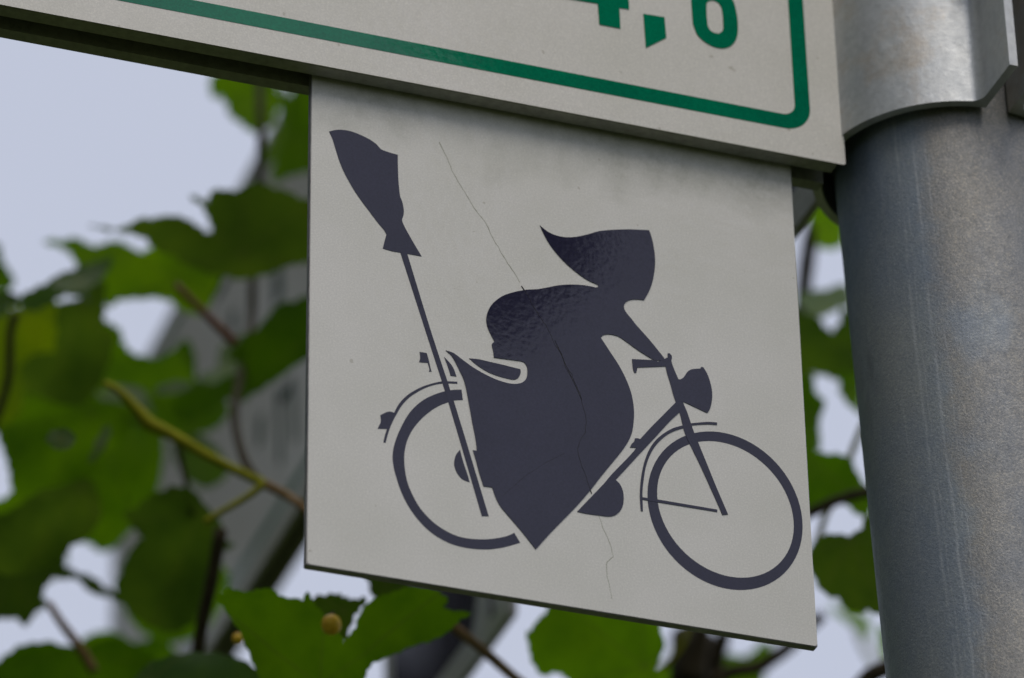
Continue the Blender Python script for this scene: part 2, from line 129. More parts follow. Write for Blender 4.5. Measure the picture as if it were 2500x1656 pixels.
  [[0.3298,0.6239,2.5288],[0.941,-0.338,-0.02],[-0.164,-0.505,0.847],2,[[4.6,9.5],[7.8,8.1],[2.3,1.2],[0.4,-0.2],[5.0,-6.2],[2.3,-9.4],[-7.0,-9.4],[-11.6,0.3],[-4.2,1.2],[0.4,4.9]]],
  [[0.2925,0.4394,2.6372],[0.941,-0.338,-0.02],[-0.11,-0.36,0.927],0,[[-16.1,15.6],[1.1,13.9],[7.7,8.9],[7.5,-8.7],[5.8,-9.0],[1.5,-10.6],[-3.2,-9.5],[-4.3,-0.6]]],
  [[0.28,0.4179,2.5821],[0.941,-0.338,-0.02],[0.165,0.405,0.899],3,[[-11.7,4.4],[-5.1,8.2],[2.3,11.9],[8.9,14.4],[10.9,4.4],[7.8,-4.2],[5.2,-4.2],[1.8,-7.9],[-2.9,-11.5],[-6.7,-9.7],[-10.3,-5.4]]],
  [[0.2505,0.3871,2.5424],[0.978,-0.195,0.072],[-0.191,-0.706,0.682],2,[[-4.7,12.9],[3.3,9.1],[8.5,8.4],[11.9,4.5],[15.3,2.0],[18.3,5.8],[18.6,11.0],[23.8,10.4],[27.9,-13.0],[27.5,-26.1],[23.4,-22.2],[19.9,-18.2],[13.9,-16.3],[8.0,-15.0],[10.5,-22.8],[5.5,-35.9],[-1.4,-39.1],[-6.0,-6.5]]],
  [[0.2459,0.365,2.4919],[0.941,-0.338,-0.02],[-0.11,-0.36,0.927],1,[[-5.2,16.1],[0.9,13.8],[1.6,7.5],[5.5,5.2],[3.5,-0.3],[2.2,-8.1],[3.3,-13.5],[-3.3,-15.8],[-8.5,-4.9]]],
  [[0.2655,0.3711,2.5096],[0.941,-0.338,-0.02],[-0.11,-0.36,0.927],1,[[-4.4,7.9],[3.3,7.1],[5.5,-9.5],[1.6,-6.3],[-2.2,-2.4],[-3.7,3.2]]],
  [[0.2304,0.298,2.416],[0.978,-0.195,0.072],[-0.174,-0.577,0.798],1,[[-25.7,19.2],[-20.5,17.3],[-15.3,16.3],[-10.1,15.3],[-5.5,15.0],[-2.2,13.4],[-0.2,9.5],[2.5,5.1],[5.8,0.6],[6.1,-9.0],[2.8,-7.7],[-1.9,-4.4],[-5.8,-2.5],[-9.7,-4.4],[-16.1,-6.3],[-25.1,-8.7],[-29.3,6.5]]],
  [[0.1998,0.2399,2.3605],[0.941,-0.338,-0.02],[-0.235,-0.694,0.681],2,[[-14.4,-3.8],[-10.2,1.9],[-5.5,2.5],[-0.6,1.3],[4.1,3.8],[4.6,8.8],[10.7,7.5],[15.8,-8.8],[16.1,-24.6],[11.4,-27.2],[6.5,-25.3],[2.9,-25.9],[-0.7,-25.3],[-3.8,-21.5],[-8.7,-20.2],[-11.8,-15.1],[-14.3,-8.8]]],
  [[0.2879,0.4003,2.4156],[0.941,-0.338,-0.02],[-0.164,-0.505,0.847],0,[[-3.4,6.3],[1.1,7.5],[3.1,-0.6],[1.1,-8.7],[-1.8,-4.6]]],
  [[0.2534,0.383,2.4985],[0.978,-0.195,0.072],[-0.164,-0.505,0.847],1,[[-2.1,14.8],[5.6,10.7],[2.8,0.6],[4.2,-6.2],[2.1,-8.9],[-3.5,-9.5],[-9.0,-1.4]]],
  [[0.0605,0.5014,2.6968],[0.978,-0.195,0.072],[-0.139,-0.352,0.926],0,[[-20.5,5.5],[-20.6,-0.2],[-19.0,-3.0],[-16.2,-1.9],[-13.5,-5.8],[-11.9,-11.5],[-8.1,-13.7],[-3.7,-17.6],[-1.0,-19.3],[3.0,-16.2],[5.3,-14.7],[7.0,-10.2],[8.6,-5.0],[8.4,0.1],[4.6,8.0],[-9.8,11.3]]],
  [[0.0781,0.5284,2.6994],[0.963,0.104,0.248],[-0.227,-0.182,0.957],1,[[3.2,20.8],[6.6,14.8],[8.7,5.1],[2.7,-7.2],[-8.7,-18.4],[-9.8,-13.6],[-3.8,-4.3],[1.3,3.1]]],
  [[0.0762,0.4964,2.673],[0.978,-0.195,0.072],[-0.164,-0.505,0.847],1,[[-2.5,22.8],[8.1,22.9],[12.5,8.6],[8.1,-13.5],[-4.2,-16.4],[-10.3,-19.2],[-8.6,-8.1],[-3.1,2.9]]],
  [[-0.0015,0.5822,2.6145],[0.875,-0.471,-0.112],[-0.082,-0.372,0.925],1,[[-37.7,-5.3],[-19.9,1.8],[-3.6,0.0],[10.5,5.3],[25.4,-5.3],[33.4,-22.9],[28.7,-37.0],[14.8,-45.8],[2.1,-44.1],[-13.7,-51.2],[-28.5,-42.4]]],
  [[0.0273,0.5652,2.5692],[0.978,-0.195,0.072],[-0.077,-0.017,0.997],3,[[-19.0,18.8],[-5.8,23.7],[7.8,19.8],[21.4,14.8],[33.3,9.8],[29.2,-2.1],[14.9,-11.8],[1.3,-7.9],[-12.0,0.0]]],
  [[0.0058,0.5638,2.5644],[0.978,-0.195,0.072],[-0.183,-0.644,0.743],1,[[-30.6,0.1],[-12.0,7.0],[8.5,3.5],[27.4,-1.8],[32.8,-17.6],[28.1,-40.3],[14.6,-57.8],[7.8,-61.3],[-4.4,-52.4],[-14.6,-57.6],[-25.0,-45.2],[-29.5,-22.5]]],
  [[0.0425,0.5306,2.5442],[0.941,-0.338,-0.02],[-0.11,-0.36,0.927],1,[[-18.7,13.7],[-5.3,17.1],[8.3,13.7],[15.1,8.5],[11.8,0.0],[0.0,-3.4],[-11.8,-1.7]]],
  [[-0.0096,0.6295,2.5385],[0.978,-0.195,0.072],[-0.164,-0.505,0.847],1,[[-17.3,8.8],[3.5,12.1],[19.1,5.1],[24.3,-7.1],[22.6,-17.6],[12.1,-22.7],[13.9,-33.2],[0.0,-34.8],[-17.3,-31.1]]],
  [[0.0532,0.5677,2.5594],[0.978,-0.195,0.072],[-0.164,-0.505,0.847],3,[[-8.6,6.9],[-0.0,3.4],[8.6,-0.9],[15.6,-12.1],[8.6,-19.0],[-0.0,-17.2],[-6.9,-8.6]]],
  [[0.0461,0.5699,2.5002],[0.978,-0.195,0.072],[-0.183,-0.644,0.743],1,[[-20.3,-3.3],[-6.9,8.7],[10.1,6.9],[23.9,-3.7],[20.7,-17.6],[9.1,-31.4],[-6.3,-31.2],[-18.3,-20.7]]],
  [[0.0311,0.5883,2.465],[0.978,-0.195,0.072],[-0.183,-0.644,0.743],1,[[-25.1,-8.3],[-16.9,7.1],[-5.2,10.4],[5.0,5.1],[16.8,6.7],[25.4,-3.8],[17.3,-21.1],[-8.1,-24.2]]],
  [[-0.0168,0.4088,2.4791],[0.978,-0.195,0.072],[-0.024,0.237,0.971],3,[[-6.4,3.6],[-1.6,4.4],[5.4,1.9],[5.7,-2.6],[0.9,-5.3],[-4.0,-2.0]]],
  [[0.0006,0.4113,2.4846],[0.875,-0.471,-0.112],[0.207,0.154,0.966],3,[[-7.2,0.4],[-2.7,3.0],[5.5,2.7],[7.6,-2.3],[-3.2,-3.7]]],
  [[-0.0782,0.2677,2.3665],[0.941,-0.338,-0.02],[-0.023,-0.122,0.992],3,[[-5.0,0.6],[-0.9,3.7],[3.7,2.9],[4.6,-0.6],[1.2,-4.0],[-3.5,-2.5]]],
  [[-0.0399,0.3648,2.4259],[0.986,-0.046,0.163],[-0.168,-0.18,0.969],3,[[-5.1,-7.3],[-2.7,-2.5],[1.1,4.7],[4.5,7.9],[3.2,1.8],[-0.9,-4.5]]],
  [[-0.0499,0.361,2.4937],[0.941,-0.338,-0.02],[0.065,0.123,0.99],3,[[-10.9,-3.1],[-5.0,1.5],[1.0,3.5],[7.1,6.6],[8.8,3.0],[5.2,-0.6],[0.0,-5.2],[-6.1,-5.7]]],
  [[-0.0327,0.5122,2.4841],[0.783,-0.589,-0.2],[-0.057,-0.388,0.92],0,[[-12.5,-0.7],[-5.8,2.0],[0.9,3.7],[6.4,6.9],[9.5,3.8],[8.2,-1.5],[0.6,-6.3],[-7.3,-7.9]]],
  [[0.0385,0.5267,2.5733],[0.978,-0.195,0.072],[-0.164,-0.505,0.847],1,[[-5.5,4.0],[-0.6,8.8],[2.6,4.5],[3.7,-3.1],[2.1,-8.5],[-2.3,-5.8]]],
  [[0.4058,0.6796,2.5914],[0.941,-0.338,-0.02],[-0.052,-0.203,0.978],0,[[-11.6,7.8],[-4.5,4.5],[1.1,3.6],[6.6,1.1],[8.0,-6.3],[4.8,-8.8],[0.9,-2.2],[-5.4,0.3]]],
]
CANES = [
  [[[-0.0545,0.3029,2.4137],[-0.0493,0.3026,2.4112],[-0.0405,0.3041,2.4041],[-0.0373,0.3048,2.4012],[-0.0292,0.3041,2.3978],[-0.0143,0.3034,2.3904],[-0.0011,0.3023,2.3847],[0.0041,0.3018,2.3825]],[1.1,1.4,2.2,2.7,2.1,1.8,1.7,1.9],0],
  [[[0.0041,0.3018,2.3825],[0.0122,0.3012,2.3789],[0.0164,0.2931,2.3699],[0.0345,0.2777,2.3451],[0.0619,0.2714,2.3203],[0.0739,0.2721,2.3125],[0.0877,0.2815,2.3097],[0.1138,0.2919,2.2983],[0.1883,0.3829,2.3089],[0.2969,0.5886,2.3174]],[1.8,1.6,1.6,1.7,1.8,1.8,1.8,2.4,3,4],1],
  [[[-0.0022,0.2811,2.3699],[-0.0074,0.2857,2.366],[-0.0146,0.291,2.362],[-0.0194,0.2947,2.3591]],[1.4,1.2,1.1,1.1],0],
  [[[0.0574,0.4832,2.7974],[0.0514,0.4676,2.7299],[0.0409,0.4349,2.6527],[0.0399,0.429,2.6245],[0.0427,0.4398,2.6067],[0.0451,0.4533,2.5852],[0.0469,0.4619,2.5713],[0.0467,0.4624,2.5518],[0.0337,0.4338,2.5077],[0.0241,0.4068,2.4781],[0.016,0.378,2.4503],[0.0066,0.3333,2.4093],[0.0047,0.3062,2.385]],[1.7,1.7,1.7,1.7,1.7,1.7,1.7,1.7,1.7,1.7,1.7,1.7,1.7],2],
  [[[-0.014,0.3582,2.4967],[-0.0028,0.3599,2.4879],[0.003,0.3607,2.4834],[0.0106,0.3619,2.4775]],[1.3,1.5,1.7,1.9],3],
  [[[-0.0645,0.4004,2.4995],[-0.0651,0.4051,2.4928],[-0.0632,0.4122,2.4812],[-0.0637,0.4179,2.4728],[-0.0664,0.4285,2.4586]],[1.6,1.6,1.6,1.6,1.6],2],
  [[[-0.0436,0.4171,2.3876],[-0.0373,0.4194,2.3806],[-0.0297,0.4215,2.3731],[-0.0234,0.4242,2.3656]],[1.4,1.6,1.9,2],1],
  [[[-0.0027,0.3315,2.3796],[-0.0028,0.343,2.3624],[-0.0034,0.3506,2.3514],[-0.0033,0.3588,2.3391],[-0.002,0.369,2.3231]],[2.4,2.4,2.4,2.4,2.4],2],
  [[[0.307,0.4535,2.7022],[0.3078,0.4703,2.6767],[0.3054,0.4802,2.6632],[0.3052,0.4882,2.6513],[0.3064,0.4978,2.6363],[0.3094,0.5128,2.6122],[0.3127,0.5316,2.5822]],[3.5,3.5,3.5,3.5,3.5,3.5,3.5],2],
  [[[0.2321,0.2895,2.443],[0.2311,0.2922,2.4395],[0.2293,0.2979,2.432],[0.2269,0.3067,2.4202],[0.2243,0.312,2.4138],[0.2234,0.3166,2.4074],[0.2208,0.3235,2.3985]],[1.2,1.2,1.2,1.2,1.2,1.2,1.2],0],
  [[[0.2014,0.3043,2.4004],[0.2122,0.2971,2.4051],[0.2188,0.2926,2.4081],[0.2294,0.2869,2.4108],[0.2481,0.2782,2.4133]],[2.0,2.0,2.0,2.0,2.0],2],
  [[[0.2422,0.4798,2.5107],[0.2501,0.496,2.4821],[0.254,0.5032,2.469],[0.2537,0.5099,2.4592],[0.2535,0.5148,2.4521],[0.2558,0.5273,2.4321]],[3.2,3.2,3.2,5,7,8],2],
  [[[0.265,0.49,2.5203],[0.2682,0.5081,2.4915],[0.2696,0.5169,2.4776],[0.2687,0.5224,2.4699],[0.2687,0.5281,2.4613],[0.2691,0.5414,2.4411]],[3,3,3,3.6,4,5],2],
  [[[0.2924,0.4668,2.4643],[0.2878,0.4713,2.4602],[0.2815,0.4781,2.4536],[0.2766,0.4823,2.45],[0.2706,0.4869,2.4465],[0.2617,0.4911,2.4452],[0.2547,0.4964,2.4412]],[2.4,2.6,2.8,3,3.2,3.2,3],2],
  [[[0.2754,0.3252,2.3842],[0.2656,0.3347,2.3754],[0.2587,0.3407,2.3704],[0.2529,0.3449,2.3673],[0.2459,0.353,2.3591],[0.2262,0.3713,2.3428]],[3.4,3.4,3.4,3.4,3.4,3.4],2],
  [[[0.2319,0.4606,2.451],[0.2308,0.4648,2.4453],[0.2297,0.4681,2.4411],[0.2261,0.473,2.4356],[0.2218,0.4772,2.4318]],[1.2,1.2,1.2,1.2,1.2],0],
  [[[0.4741,0.8335,2.6997],[0.4826,0.84,2.6853],[0.4879,0.8441,2.6762],[0.493,0.8464,2.6699],[0.4986,0.8483,2.664]],[1.6,1.6,1.6,1.6,1.6],0],
  [[[-0.0077,0.3709,2.4366],[-0.0062,0.3737,2.4315],[-0.0028,0.3776,2.4238],[0.0013,0.3829,2.4135]],[1.0,1.0,1.0,1.0],2],
]
BERRIES = [[[-0.0143,0.1679,2.254],3.2],[[-0.0259,0.2308,2.2794],1.9],[[-0.0156,0.2302,2.2745],2.0]]
